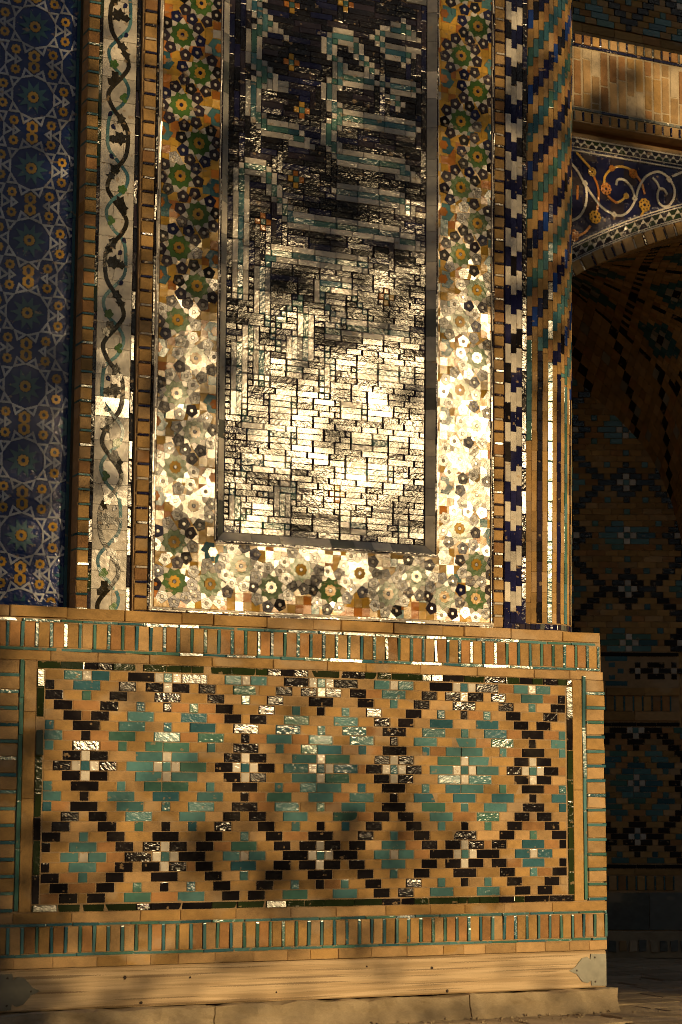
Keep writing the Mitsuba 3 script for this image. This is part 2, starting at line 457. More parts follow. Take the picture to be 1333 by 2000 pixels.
# ------------------------------------------------------------------ pier
K = 'tiled_pier'
labels[K] = {'label': 'tall gleaming pier of mosaic borders around a dark calligraphy panel above the plinth', 'category': 'pier'}
ZB, ZT = 2.19, 6.75
PA, PB, PW, PS, PI = (Plane((0, y, 0), lean=True) for y in (.10, .235, .132, .118, .138))
block(f'{K}__core', -1.4, 3.02, .26, 1.0, 2.15, ZT)
v = PA(np.array([[x, z, h] for h in (-.17, -.008) for x, z in rect(.516, 3.0, ZB, ZT)]))
bx = [[4, 5, 6], [4, 6, 7], [0, 2, 1], [0, 3, 2]] + [t for a in range(4) for t in ([a, (a + 1) % 4, (a + 1) % 4 + 4], [a, (a + 1) % 4 + 4, a + 4])]
# the bedding behind the borders, left open where the inscription is let in deeper
for x0, x1, z0, z1 in ((.516, 1.0, ZB, ZT), (2.395, 3.02, ZB, ZT), (1.0, 2.395, ZB, 2.62)):
    v = PA(np.array([[x, z, h] for h in (-.17, -.006) for x, z in rect(x0, x1, z0, z1)]))
    put(f'{K}__bedding', v, np.array(bx), 'clay', 'mortar')


def ngon(cx, cz, r, n, rot):
    a = np.radians(rot) + np.arange(n) * 2 * np.pi / n
    return np.c_[cx + r * np.cos(a), cz + r * np.sin(a)]


def lobed(cx, cz, r, n, depth, rot=0.0, steps=4):
    a = np.arange(n * steps) * 2 * np.pi / (n * steps)
    rr = r * (1 - depth + depth * np.abs(np.cos(n * a / 2)))
    return np.c_[cx + rr * np.cos(a + rot), cz + rr * np.sin(a + rot)]


# --- blue ten-pointed star mosaic, left
H = f'{K}__blue_star_mosaic'
bed(H, PB, -1.4, .186, ZB, ZT, -.001, .03, 'deep_blue', 'glaze', label='deep blue star mosaic with white straps and orange rosettes in shade')
CLIP = sbox(-.42, 2.24, .164, 6.5)
VIS = sbox(-.5, 2.2, .164, 6.5)


def clipped(P, holder, name, poly, h0, h1, col, clip, tilt=.01, bsdf='glaze_smooth'):
    q = Polygon(poly) if not hasattr(poly, 'area') else poly
    if not q.is_valid:
        q = q.buffer(0)
    if clip is not None and not clip.contains(q):
        q = q.intersection(clip)
    for g in getattr(q, 'geoms', [q]):
        if g.geom_type == 'Polygon' and g.area > 1.5e-5:
            v, f = slab(P, g, h0, h1, tilt)
            piece(holder, name, v, f, bsdf, col, None, g.area)


def strap(P, holder, tri, clip, inner):
    q = Polygon(tri)
    clipped(P, holder, 'white_strap', q.difference(q.buffer(-.0118, join_style=2)), -.003, .004, 'strap', clip)
    clipped(P, holder, 'blue_kite', q.buffer(-.0128, join_style=2), -.003, .002, inner, clip)


def rosette(P, holder, cx, cz, r, col, clip):
    clipped(P, holder, 'rosette', Polygon(lobed(cx, cz, r, 8, .22)).difference(Point(cx, cz).buffer(r * .36, 6)), -.003, .0035, col, clip)


pent = {}
for i in range(-1, 2):
    for k in range(-2, 10):
        cx, cz = -.08 + .283 * i, 5.475 - .4113 * k + (.2057 if i % 2 else 0)
        for q in range(10):
            a = math.radians(36 * q)
            c, s = math.cos(a), math.sin(a)
            tri = [(cx + .116 * c - .041 * s, cz + .116 * s + .041 * c), (cx + .116 * c + .041 * s, cz + .116 * s - .041 * c), (cx + .174 * c, cz + .174 * s)]
            if VIS.intersects(Polygon(tri)):
                strap(PB, H, tri, CLIP, 'deep_blue')
            b = a + math.radians(18)
            if q not in (2, 7):
                px, pz = cx + .186 * math.cos(b), cz + .186 * math.sin(b)
                key = (round(px / .06), round(pz / .06))
                if not any((px - x) ** 2 + (pz - z) ** 2 < .0016 for x, z in pent.values()):
                    pent[(px, pz)] = (px, pz)
        if VIS.intersects(Point(cx, cz).buffer(.1)):
            star = [p for q in range(10) for p in ((cx + .098 * math.cos(math.radians(36 * q)), cz + .098 * math.sin(math.radians(36 * q))), (cx + .052 * math.cos(math.radians(36 * q + 18)), cz + .052 * math.sin(math.radians(36 * q + 18))))]
            clipped(PB, H, 'turquoise_star', Polygon(star).difference(Point(cx, cz).buffer(.036)), -.003, .003, 'teal', CLIP)
            clipped(PB, H, 'rosette', Polygon(lobed(cx, cz, .033, 10, .15)).difference(Point(cx, cz).buffer(.012, 6)), -.003, .004, 'ochre', CLIP)
        mz = cz + .2057
        for sz in (-1, 1):
            e = Polygon(lobed(cx, mz + sz * .031, .037, 6, .2, math.pi / 6)).difference(affinity.scale(Point(cx, mz + sz * .031).buffer(.016, 6), .8, 1.2))
            clipped(PB, H, 'orange_knot', e, -.003, .0035, 'ochre', CLIP)
        for sx in (-1, 1):
            strap(PB, H, [(cx + sx * .085, mz - .035), (cx + sx * .085, mz + .035), (cx + sx * .132 * .62, mz)] if False else [(cx + sx * .113, mz - .034), (cx + sx * .113, mz + .034), (cx + sx * .068, mz)], CLIP, 'deep_blue')
for px, pz in pent.values():
    if VIS.intersects(Point(px, pz).buffer(.03)):
        rosette(PB, H, px, pz, .029, 'ochre', CLIP)
column_course(PB, H, 'turquoise_edge', .167, .184, ZB + .01, 6.5, .3, .004, ('teal',), tilt=.01)


# --- brick edgings
def edging(name, P, x0, x1, h_back, pitch, barcols, bar_w, lab, z_top=6.55, back_from=0.0):
    Hh = f'{K}__{name}'
    vv = P(np.array([[x, z, h] for h in (-h_back, -.002) for x, z in rect(x0, x1, ZB, ZT)]))
    put(Hh, vv, np.array(bx), 'clay', 'mortar', label=lab)
    z = ZB + .004
    while z < z_top:
        e = rng.normal(0, .0015)
        vv, ff = prism(P, jitter(rect(x0 + .001, x1 - .001, z + .0145, z + pitch - .002), .0012), -h_back + .002, .006 + rng.normal(0, .001), .004, .01)
        piece(Hh, 'brick', vv, ff, 'clay', random.choice(BRICKS), None, 1)
        w = bar_w * (x1 - x0)
        xm = (x0 + x1) / 2 + rng.normal(0, .002)
        vv, ff = prism(P, jitter(rect(max(x0 - .001, xm - w / 2), xm + w / 2, z + .001, z + .0125), .0008), -h_back + .003, .0095, .003, .08)
        piece(Hh, 'glazed_bar', vv, ff, 'glaze', random.choice(barcols), None, 1)
        z += pitch


edging('outer_brick_edging', PS, .196, .262, .10, .0817, ['turq', 'teal', 'turq'], 1.0, 'narrow brick edging with turquoise bars beside the blue mosaic')
edging('inner_brick_edging', PA, .523, .598, .045, .0817, ['navy', 'white', 'navy', 'plum'], .86, 'narrow brick edging with dark glazed bars beside the vine band')
edging('right_brick_edging', PA, 2.786, 2.856, .02, .0745, ['plum', 'white', 'navy', 'plum'], .8, 'narrow brick edging with dark glazed bars right of the calligraphy panel')

# --- white band with a vine
H = f'{K}__vine_band'
bed(H, PW, .262, .516, ZB, ZT, -.002, .1, 'slate', 'clay', label='white tile band with a black and turquoise vine')
column_course(PW, H, 'black_border_tile', .266, .284, ZB + .01, 6.5, .13, .005, ('black', 'dark_green', 'plum'), tilt=.05)
column_course(PW, H, 'black_border_tile', .489, .508, ZB + .01, 6.5, .13, .005, ('black', 'black', 'plum'), tilt=.05)
z = ZB + .012
while z < 6.5:
    L = rng.uniform(.10, .16)
    a, b = rng.normal(0, .012, 2)
    s = rng.uniform(.3, .7)
    xm = .287 + .2 * s
    if rng.random() < .5:
        q = np.array([[.2865, z + .001], [.487, z + .001], [.487, z + L - .001], [.2865, z + L - .001]])
        vv, ff = prism(PW, q, -.004, .004, .001, .012)
        piece(H, 'white_tile', vv, ff, 'glaze_smooth', 'white', None, L)
    else:
        for q in ([[.2865, z + .001], [xm - .001, z + .001], [xm + a - .001, z + L - .001], [.2865, z + L - .001]], [[xm + .001, z + .001], [.487, z + .001], [.487, z + L - .001], [xm + a + .001, z + L - .001]]):
            vv, ff = prism(PW, np.array(q), -.004, .004, .001, .014)
            piece(H, 'white_tile', vv, ff, 'glaze_smooth', 'white', None, L / 2)
    z += L


def catmull(pts, n=8):
    p = np.asarray(pts, float)
    p = np.vstack([2 * p[0] - p[1], p, 2 * p[-1] - p[-2]])
    out = []
    for i in range(1, len(p) - 2):
        for t in np.linspace(0, 1, n, endpoint=False):
            out.append(.5 * (2 * p[i] + (p[i + 1] - p[i - 1]) * t + (2 * p[i - 1] - 5 * p[i] + 4 * p[i + 1] - p[i + 2]) * t * t + (3 * p[i] - p[i - 1] - 3 * p[i + 1] + p[i + 2]) * t ** 3))
    return np.array(out + [p[-2]])


def spiky(cx, cz, r, n, rot, squash=1.0, seed=0):
    g = np.random.default_rng(abs(int(seed)))
    a = np.arange(2 * n) * np.pi / n
    rr = np.where(np.arange(2 * n) % 2 == 0, 1.0, .66) * r * g.uniform(.85, 1.12, 2 * n)
    q = np.c_[rr * np.cos(a), rr * squash * np.sin(a)]
    c, s = math.cos(rot), math.sin(rot)
    return np.c_[cx + q[:, 0] * c - q[:, 1] * s, cz + q[:, 0] * s + q[:, 1] * c]


XM, S, ZP0 = .386, .722, 5.60
dark, turq_ = [], []
for j in range(-2, 6):
    m = 1 if j % 2 == 0 else -1
    for t, x in ((.0, -.046), (.16, -.036), (.30, .018), (.42, .043), (.52, .012), (.66, -.046), (.78, -.026), (.9, .032)):
        dark.append((XM + m * x * 1.3, ZP0 - S * (j + t)))
    for t, x in ((.0, .052), (.11, .044), (.2, .0), (.31, -.053), (.43, -.036), (.52, .02), (.62, .05), (.74, .02), (.84, -.04)):
        turq_.append((XM + m * x * 1.18, ZP0 - S * (j + t)))
VB = sbox(.288, ZB + .015, .486, 6.45)
for pts, name, col, w in ((turq_, 'turquoise_stem', ('turq', 'teal', 'turq'), .0096), (dark, 'dark_stem', ('stem', 'stem', 'stem'), .0122)):
    c = catmull(pts, 5)
    for i in range(0, len(c) - 1, 9):
        seg = LineString(c[i:i + 10])
        if VB.intersects(seg):
            clipped(PW, H, name, seg.buffer(w, cap_style=2), .0, .0062 + (.0008 if 'dark' in name else 0), random.choice(col), VB, .015)
for j in range(-2, 6):
    m = 1 if j % 2 == 0 else -1
    zz = lambda t: ZP0 - S * (j + t)
    clipped(PW, H, 'palmette', unary_union([Polygon(spiky(XM - m * .012, zz(.015), .046, 7, .4, .95, j + 40)).buffer(0), Polygon(spiky(XM + m * .033, zz(.03), .031, 5, 0, .9, j)).buffer(0)]), 0, .0078, 'stem', VB, .02)
    for t, x, r, sd in ((.27, .01, .027, 1), (.33, .03, .021, 5), (.53, -.018, .031, 2), (.57, -.036, .024, 8), (.86, .012, .027, 3), (.91, .03, .023, 7)):
        clipped(PW, H, 'dark_leaf', Polygon(spiky(XM + m * x * 1.25, zz(t), r * 1.45, 5, t * 9, .72, sd + 10 * j + 99)).buffer(0), 0, .0076, 'stem', VB, .02)
    for t, x in ((-.07, .028), (.17, .036), (.83, -.048)):
        clipped(PW, H, 'blue_bud', Polygon([(XM + m * (x - .014), zz(t) - .016), (XM + m * (x + .008), zz(t) - .012), (XM + m * (x + .014), zz(t) + .006), (XM + m * (x + .002), zz(t) + .017), (XM + m * (x - .010), zz(t) + .010)]).buffer(0), 0, .0075, 'navy', VB, .02)
    clipped(PW, H, 'green_flower', Polygon(lobed(XM - m * .032, zz(.425), .029, 5, .3)), 0, .0078, 'green', VB, .01)
    clipped(PW, H, 'green_flower', unary_union([Point(XM + m * .02, zz(.685)).buffer(.0145, 5), Point(XM + m * .036, zz(.665)).buffer(.0145, 5), Point(XM + m * .036, zz(.707)).buffer(.0135, 5)]), 0, .0078, 'green', VB, .01)

# --- girih border of nine-pointed stars
H = f'{K}__star_border'
OUT = sbox(.640, 2.232, 2.762, 6.5).difference(sbox(.990, 2.612, 2.402, 7))
labels[H] = {'label': 'mosaic border of green nine-pointed stars, white kites and dark pentagons around the calligraphy panel'}
for x0, x1, z0, z1 in ((.636, .994, 2.228, 6.6), (2.398, 2.766, 2.228, 6.6), (.994, 2.398, 2.228, 2.616)):
    kk = H if H not in scene else f'{H}__bedding'
    bed(kk, PA, x0, x1, z0, z1, -.0015, .01, 'mortar')
stars = [(.752 if k % 2 == 0 else .865, 5.528 - .2095 * k, 90 if k % 2 == 0 else 270) for k in range(-5, 15)]
stars += [(2.670 if k % 2 == 0 else 2.555, 5.927 - .2095 * k, 270 if k % 2 == 0 else 90) for k in range(-4, 17)]
stars += [(.757, 2.375, 90), (2.667, 2.372, 90)]
stars += [(.97 + .1857 * j, 2.372 if j % 2 == 0 else 2.482, 180 if j % 2 else 0) for j in range(9)]
laid, pents = [], []


def lay(name, poly, col, h, tilt=.016, gap=.0011):
    q = (Polygon(poly) if not hasattr(poly, 'area') else poly).intersection(OUT)
    for g in laid:
        if q.is_empty:
            return
        if g.distance(q) < gap:
            q = q.difference(g.buffer(gap, 2))
    for g in getattr(q, 'geoms', [q]):
        if g.geom_type == 'Polygon' and g.area > 3e-5:
            vv, ff = slab(PA, g, -.004, h + rng.normal(0, .0006), tilt)
            piece(H, name, vv, ff, 'glaze_smooth', col, None, g.area)
            laid.append(g)


for cx, cz, rot in stars:
    for q in range(9):
        a = math.radians(rot + 20 + 40 * q)
        pents.append([cx + .111 * math.cos(a), cz + .111 * math.sin(a), a, 1])
merged = []
for p in pents:
    for g in merged:
        if (g[0] / g[3] - p[0]) ** 2 + (g[1] / g[3] - p[1]) ** 2 < .052 ** 2:
            g[0] += p[0]; g[1] += p[1]; g[3] += 1
            break
    else:
        merged.append(list(p))
for cx, cz, rot in stars:
    ring = np.vstack([[[cx + r_ * math.cos(math.radians(rot + a_)), cz + r_ * math.sin(math.radians(rot + a_))] for a_, r_ in ((40 * q, .0610), (40 * q + 20, .0775))] for q in range(9)])
    flower = Polygon(lobed(cx, cz, .0365, 9, .18))
    lay('green_star', Polygon(ring).difference(flower.buffer(.0008)), 'green', .003, .012)
    lay('ochre_flower', flower.difference(Point(cx, cz).buffer(.0125, 5)), 'ochre', .0045, .03, .0003)
    vv, ff = prism(PA, ngon(cx, cz, .0115, 9, 0), -.004, .005, .002)
    piece(H, 'flower_eye', vv, ff, 'glaze_smooth', 'navy', None, .0004)
for x, z, a, n in merged:
    c = Point(x / n, z / n)
    lay('dark_pentagon', Polygon(ngon(c.x, c.y, .0392, 5, math.degrees(a) + 180)).difference(c.buffer(.0118, 5)), random.choice(['navy', 'plum', 'black', 'plum']), .0035)
    if OUT.buffer(-.01).contains(c):
        vv, ff = prism(PA, ngon(c.x, c.y, .0108, 7, rng.random() * 50), -.004, .0045, .002, .03)
        piece(H, 'white_dot', vv, ff, 'glaze_smooth', 'white', None, .0003)
        laid.append(c.buffer(.0115, 5))
for cx, cz, rot in stars:
    for q in range(9):
        a = math.radians(rot + 40 * q)
        c, s = math.cos(a), math.sin(a)
        lay('white_kite', [(cx + .0715 * c - .0225 * s, cz + .0715 * s + .0225 * c), (cx + .0618 * c, cz + .0618 * s), (cx + .0715 * c + .0225 * s, cz + .0715 * s - .0225 * c), (cx + .107 * c, cz + .107 * s)], 'white', .0035)
for cx, cz, rot in stars[:41]:
    if cz < 2.55:
        continue
    left = cx < 1.5
    outer = cx in (.752, 2.670)
    sx = 1 if cx in (.752, 2.555) else -1
    sz = 1 if rot == 90 else -1
    base = np.array([(.159, -.036), (.190, .012), (.240, .006), (.240, -.094), (.188, -.090), (.183, -.046)])
    if sx < 0 and cx in (.865, 2.670):
        pass
    pol = np.c_[cx + sx * base[:, 0], cz + sz * base[:, 1]]
    fl = Polygon(lobed(cx + sx * .232, cz - sz * .042, .030, 6, .2))
    lay('ochre_flower', fl, 'orange', .0045, .03)
    lay('turquoise_star', Polygon(pol).buffer(0), random.choice(['teal', 'turq']), .003)
rest = OUT.difference(unary_union([g.buffer(.0011, 2) for g in laid]))
for g in rest.geoms:
    g = g.buffer(-.0003)
    for h in getattr(g, 'geoms', [g]):
        if h.is_empty or h.area < 4e-5:
            continue
        cuts = [h]
        if h.area > 3e-3:
            x0, z0, x1, z1 = h.bounds
            cuts = []
            for i in range(int((z1 - z0) / .05) + 1):
                for jx in range(int((x1 - x0) / .05) + 1):
                    cell = sbox(x0 + jx * .05, z0 + i * .05, x0 + jx * .05 + .049, z0 + i * .05 + .049)
                    w = h.intersection(cell)
                    cuts += [w] if w.geom_type == 'Polygon' else [w2 for w2 in getattr(w, 'geoms', []) if w2.geom_type == 'Polygon']
        for w in cuts:
            if w.area > 3e-5:
                w = w.simplify(.0006)
                vv, ff = slab(PA, w, -.004, .0032 + rng.normal(0, .0006), .02)
                small = w.area < 2.2e-4
                piece(H, 'white_chip' if small else 'ochre_piece', vv, ff, 'glaze_smooth', random.choice(['white', 'grey', 'ochre']) if small else random.choice(['ochre', 'ochre', 'orange', 'white', 'turq'] if rng.random() < .25 else ['ochre', 'ochre', 'ochre', 'ochre', 'orange']), None, w.area)

# rods that frame the border
H = f'{K}__border_rod_frame'
bed(H, PA, .602, .636, ZB + .01, ZT, -.002, .005, 'plum', 'glaze')
for (xa, xb, col, h) in ((.601, .611, 'black', .006), (.614, .622, 'white', .010), (.624, .634, 'white', .007), (2.768, 2.775, 'white', .008), (2.777, 2.784, 'plum', .010)):
    column_course(PA, H, 'rod_tile', xa, xb, ZB + .03, 6.5, .2, h, (col,), tilt=.05)
for (za, zb, col, h) in ((2.196, 2.206, 'plum', .012), (2.208, 2.217, 'white', .014), (2.219, 2.229, 'white', .009)):
    x = .604
    while x < 2.78:
        L = min(rng.uniform(.12, .28), 2.786 - x)
        tile(PA, H, 'rod_tile', x + .001, x + L - .001, za, zb, col, h + rng.normal(0, .001), tilt=.06, c=.003)
        x += L

# --- sunk frame of the inscription: rods and a bevelled row of pale tiles
H = f'{K}__panel_frame'
labels[H] = {'label': 'bevelled frame of pale tiles sunk around the calligraphy panel'}
PF = PA
XL, XR, ZL = (1.010, 1.058), (2.343, 2.392), (2.622, 2.672)
HI, HO = -.030, .004


def bevel(q4):
    """One frame tile: four corners (x, z, h) counter-clockwise, pulled back 2 cm behind."""
    q = np.array(q4, float)
    b = q.copy(); b[:, 2] = -.06
    v = np.vstack([b, q])
    return PA(v), np.array(bx)


def put_bevel(q):
    v, f = bevel(q)
    piece(H, 'frame_tile', v, f, 'glaze', random.choice(['grey', 'grey', 'white', 'slate', 'grey']), None, .01)


bed(H, PA, XL[0] - .012, XR[1] + .01, ZL[0] - .012, ZL[0], .001, .06, 'plum', 'glaze')
z = ZL[1]
while z < 6.5:
    L = rng.uniform(.10, .2)
    zl = z if z > ZL[1] else ZL[0]
    put_bevel([(XL[0], zl + .001, HO), (XL[1], z + .001, HI), (XL[1], z + L - .001, HI), (XL[0], z + L - .001, HO)])
    L2 = L
    put_bevel([(XR[0], z + .001, HI), (XR[1], zl + .001, HO), (XR[1], z + L - .001, HO), (XR[0], z + L - .001, HI)])
    z += L
x = XL[1]
while x < XR[0] - .01:
    L = min(rng.uniform(.10, .19), XR[0] - x)
    if XR[0] - x - L < .06:
        L = XR[0] - x
    xa = x if x > XL[1] else XL[0]
    xb = x + L if x + L < XR[0] - .005 else XR[1]
    put_bevel([(xa + .001, ZL[0], HO), (xb - .001, ZL[0], HO), (x + L - .001, ZL[1], HI), (x + .001, ZL[1], HI)])
    x += L
for xa, xb, col, h in ((.994, 1.000, 'white', .007), (1.002, 1.008, 'plum', .004), (2.393, 2.399, 'plum', .004), (2.400, 2.405, 'white', .006)):
    column_course(PA, H, 'rod_tile', xa, xb, 2.618, 6.5, .22, h, (col,), tilt=.05)
for za, zb, col, h in ((2.609, 2.614, 'plum', .005), (2.602, 2.608, 'white', .007)):
    x = .996
    while x < 2.40:
        L = min(rng.uniform(.1, .22), 2.405 - x)
        tile(PA, H, 'rod_tile', x, x + L - .002, za, zb, col, h, tilt=.05, c=.002)
        x += L

# --- inscription: brick lettering in turquoise outlined in white on black, laid on a square grid
H = f'{K}__inscription_panel'
bed(H, PI, 1.0, 2.40, 2.61, ZT, -.0002, .05, 'plum', 'clay', label='dark brick panel of square calligraphy in turquoise strokes outlined in white')
CW, RH, X0, Z0 = .0346, .0355, 1.059, 2.674
NC, NR = 37, 110
grid = np.full((NR, NC), 'K', dtype='<U1')      # row 0 is the lowest
STROKES = [  # turquoise strokes as polylines in metres on the panel (x, z); one-cell wide
    [(1.238, 5.902), (1.239, 5.841), (1.218, 5.791)],
    [(1.218, 5.791), (1.25, 5.794)],
    [(1.252, 5.746), (1.286, 5.75)],
    [(1.286, 5.712), (1.318, 5.713)],
    [(1.249, 5.675), (1.283, 5.676)],
    [(1.215, 5.64), (1.247, 5.642)],
    [(1.215, 5.623), (1.215, 5.482)],
    [(1.217, 5.457), (1.25, 5.457)],
    [(1.25, 5.427), (1.282, 5.427)],
    [(1.284, 5.388), (1.321, 5.387)],
    [(1.248, 5.351), (1.283, 5.352)],
    [(1.217, 5.313), (1.246, 5.314)],
    [(1.215, 5.296), (1.216, 5.153)],
    [(1.217, 5.138), (1.248, 5.136)],
    [(1.248, 5.105), (1.28, 5.106)],
    [(1.288, 5.068), (1.489, 5.071)],
    [(1.49, 5.035), (1.521, 5.034)],
    [(1.723, 5.712), (1.829, 5.715)],
    [(1.69, 5.683), (1.691, 5.595)],
    [(1.69, 5.688), (1.723, 5.689)],
    [(1.72, 5.564)],
    [(1.752, 5.534)],
    [(1.784, 5.496)],
    [(1.858, 5.679)],
    [(1.883, 5.642)],
    [(1.919, 5.605)],
    [(1.954, 5.569)],
    [(1.987, 5.533)],
    [(1.756, 5.457), (1.993, 5.47)],
    [(2.052, 5.456)],
    [(2.118, 5.462), (2.25, 5.459)],
    [(2.127, 5.407)],
    [(2.157, 5.357)],
    [(1.722, 5.426), (1.753, 5.427)],
    [(1.692, 5.4), (1.69, 5.306)],
    [(1.72, 5.29), (1.72, 5.239)],
    [(1.755, 5.25), (1.756, 5.169)],
    [(1.723, 5.184), (1.723, 5.133)],
    [(1.687, 5.147), (1.688, 5.031)],
    [(1.722, 5.046), (1.722, 4.985)],
    [(1.756, 4.973)],
    [(1.786, 4.961), (2.187, 4.97)],
    [(2.193, 4.936), (2.22, 4.936)],
    [(1.784, 5.209), (2.257, 5.223)],
    [(2.187, 5.857)],
    [(2.099, 5.82), (2.226, 5.819)],
    [(2.054, 5.796), (2.054, 5.775)],
    [(2.023, 5.748)],
    [(2.054, 5.714)],
    [(2.089, 5.685), (2.221, 5.681)],
    [(2.185, 5.643)],
    [(1.175, 4.819), (1.285, 4.82)],
    [(1.144, 4.799), (1.14, 4.715)],
    [(1.314, 4.799), (1.314, 4.744)],
    [(1.14, 4.767), (1.144, 4.031)],
    [(1.314, 4.777), (1.314, 4.752)],
    [(1.347, 4.727), (1.348, 4.672)],
    [(1.384, 4.645)],
    [(1.417, 4.622), (1.417, 4.568)],
    [(1.449, 4.582), (1.449, 4.534)],
    [(1.478, 4.534), (2.156, 4.549)],
    [(2.189, 4.515), (2.25, 4.515)],
    [(1.756, 4.757), (2.193, 4.767)],
    [(2.194, 4.736), (2.232, 4.726)],
    [(1.348, 4.326), (1.941, 4.331)],
    [(1.348, 4.326), (1.349, 4.277)],
    [(1.315, 4.297), (1.315, 4.243)],
    [(1.281, 4.234), (1.281, 3.968)],
    [(1.312, 3.943), (1.313, 3.891)],
    [(1.342, 3.878), (1.343, 3.819)],
    [(1.377, 3.808), (1.378, 3.745)],
    [(1.378, 3.94), (1.379, 3.891)],
    [(1.409, 3.968), (1.409, 3.948)],
    [(1.456, 4.022)],
    [(1.485, 4.05)],
    [(1.516, 4.088), (1.517, 4.015)],
    [(1.546, 3.973), (1.548, 3.733)],
    [(1.681, 4.167), (1.681, 4.073)],
    [(1.715, 4.191), (1.824, 4.189)],
    [(1.715, 4.156), (1.716, 4.142)],
    [(1.713, 4.052)],
    [(1.74, 4.015)],
    [(1.791, 3.971)],
    [(1.883, 4.116)],
    [(1.91, 4.083)],
    [(1.948, 4.049)],
    [(1.98, 4.018)],
    [(1.847, 3.933), (2.215, 3.938)],
    [(1.709, 3.903), (1.757, 3.908)],
    [(1.756, 3.938)],
    [(1.137, 3.773), (1.134, 3.406)],
    [(1.132, 3.372), (1.168, 3.374)],
    [(1.168, 3.339), (1.202, 3.339)],
    [(1.23, 3.271), (1.505, 3.263)],
    [(1.271, 3.727), (1.271, 3.539)],
    [(1.336, 3.451), (1.503, 3.449)],
    [(1.674, 3.627), (1.675, 3.534)],
    [(1.701, 3.517)],
    [(1.742, 3.707), (1.743, 3.643)],
    [(1.715, 3.783), (1.716, 3.719)],
    [(1.902, 3.689), (2.26, 3.696)],
    [(1.813, 3.446), (1.957, 3.447)],
    [(1.862, 3.27), (2.066, 3.267)],
    [(1.164, 3.072), (1.165, 3.016)],
    [(1.202, 3.099), (1.202, 3.052)],
    [(1.227, 3.092), (1.449, 3.09)],
    [(1.847, 3.092), (2.105, 3.097)],
    [(1.127, 2.951), (1.129, 2.829)],
    [(1.149, 2.811)],
    [(1.16, 2.779), (1.205, 2.782)],
    [(1.196, 2.739), (1.308, 2.743)],
    [(1.354, 2.737), (1.468, 2.74)],
    [(1.334, 2.914)],
    [(1.406, 2.953), (1.481, 2.955)],
    [(1.507, 2.96), (1.508, 2.912)],
    [(1.435, 2.888), (1.436, 2.812)],
    [(1.791, 2.782), (1.956, 2.779)],
    [(2.178, 2.746), (2.211, 2.746)],
    [(1.218, 3.85), (1.22, 3.714)],
    [(1.479, 3.819), (1.48, 3.731)],
    [(1.47, 3.655), (1.543, 3.658)],
]
FLOWERS = [(1.458, 5.859), (1.792, 5.929), (1.457, 5.496), (1.518, 5.211), (1.486, 4.794), (1.28, 4.505), (2.088, 4.156), (1.774, 2.926)]
WHITES = [(1.302, 1.404, 5.665), (1.409, 1.436, 5.639), (1.301, 1.407, 5.348), (1.301, 1.407, 5.315), (1.407, 1.434, 5.315), (1.442, 1.6, 5.0), (2.154, 2.303, 4.902), (2.078, 2.299, 5.714), (2.078, 2.298, 5.78), (2.161, 2.31, 4.688), (2.146, 2.305, 4.476), (2.203, 2.308, 6.029)]


def cell(x, z):
    return int(np.clip(math.floor((z - Z0) / RH), 0, NR - 1)), int(np.clip(math.floor((x - X0) / CW), 0, NC - 1))


for st in STROKES:
    for (xa, za), (xb, zb) in zip(st[:-1], st[1:]):
        r0, c0 = cell(xa, za); r1, c1 = cell(xb, zb)
        n = max(abs(r1 - r0), abs(c1 - c0), 1)
        for t in range(n + 1):
            grid[round(r0 + (r1 - r0) * t / n), round(c0 + (c1 - c0) * t / n)] = 'T'
    if len(st) == 1:
        grid[cell(*st[0])] = 'T'
outl = [(r + dr_, c + dc) for r in range(NR) for c in range(NC) if grid[r, c] == 'T' for dr_, dc in ((1, 0), (-1, 0), (0, 1), (0, -1)) if 0 <= r + dr_ < NR and 0 <= c + dc < NC]
for r, c in outl:
    if grid[r, c] == 'K':
        grid[r, c] = 'W'
for xa, xb, z in WHITES:
    r, c0 = cell(xa, z); c1 = cell(xb, z)[1]
    for c in range(c0, c1 + 1):
        if grid[r, c] == 'K':
            grid[r, c] = 'W'
for x, z in FLOWERS:
    r, c = cell(x, z)
    for dr_, dc in ((1, 0), (-1, 0), (0, 1), (0, -1)):
        if 0 < r + dr_ < NR and 0 < c + dc < NC:
            grid[r + dr_, c + dc] = 'O'
    grid[r, c] = 't'
for r in range(0, 46):
    for c in range(NC):
        if grid[r, c] == 'W' and not any(0 <= c + d < NC and grid[r, c + d] == 'W' for d in (-1, 1)) and not any(0 <= r + d < NR and grid[r + d, c] == 'W' and 0 <= r + 2 * d < NR and grid[r + 2 * d, c] == 'W' for d in (-1, 1)):
            grid[r, c] = 'K'
done = np.zeros((NR, NC), bool)
colr = {'K': ('black_tile', ['black', 'black', 'navy', 'plum', 'black']), 'W': ('white_tile', ['white', 'white', 'grey']), 'T': ('turquoise_tile', ['jade', 'turq', 'jade', 'teal']), 'O': ('orange_tile', ['orange', 'ochre']), 't': ('turquoise_tile', ['jade'])}
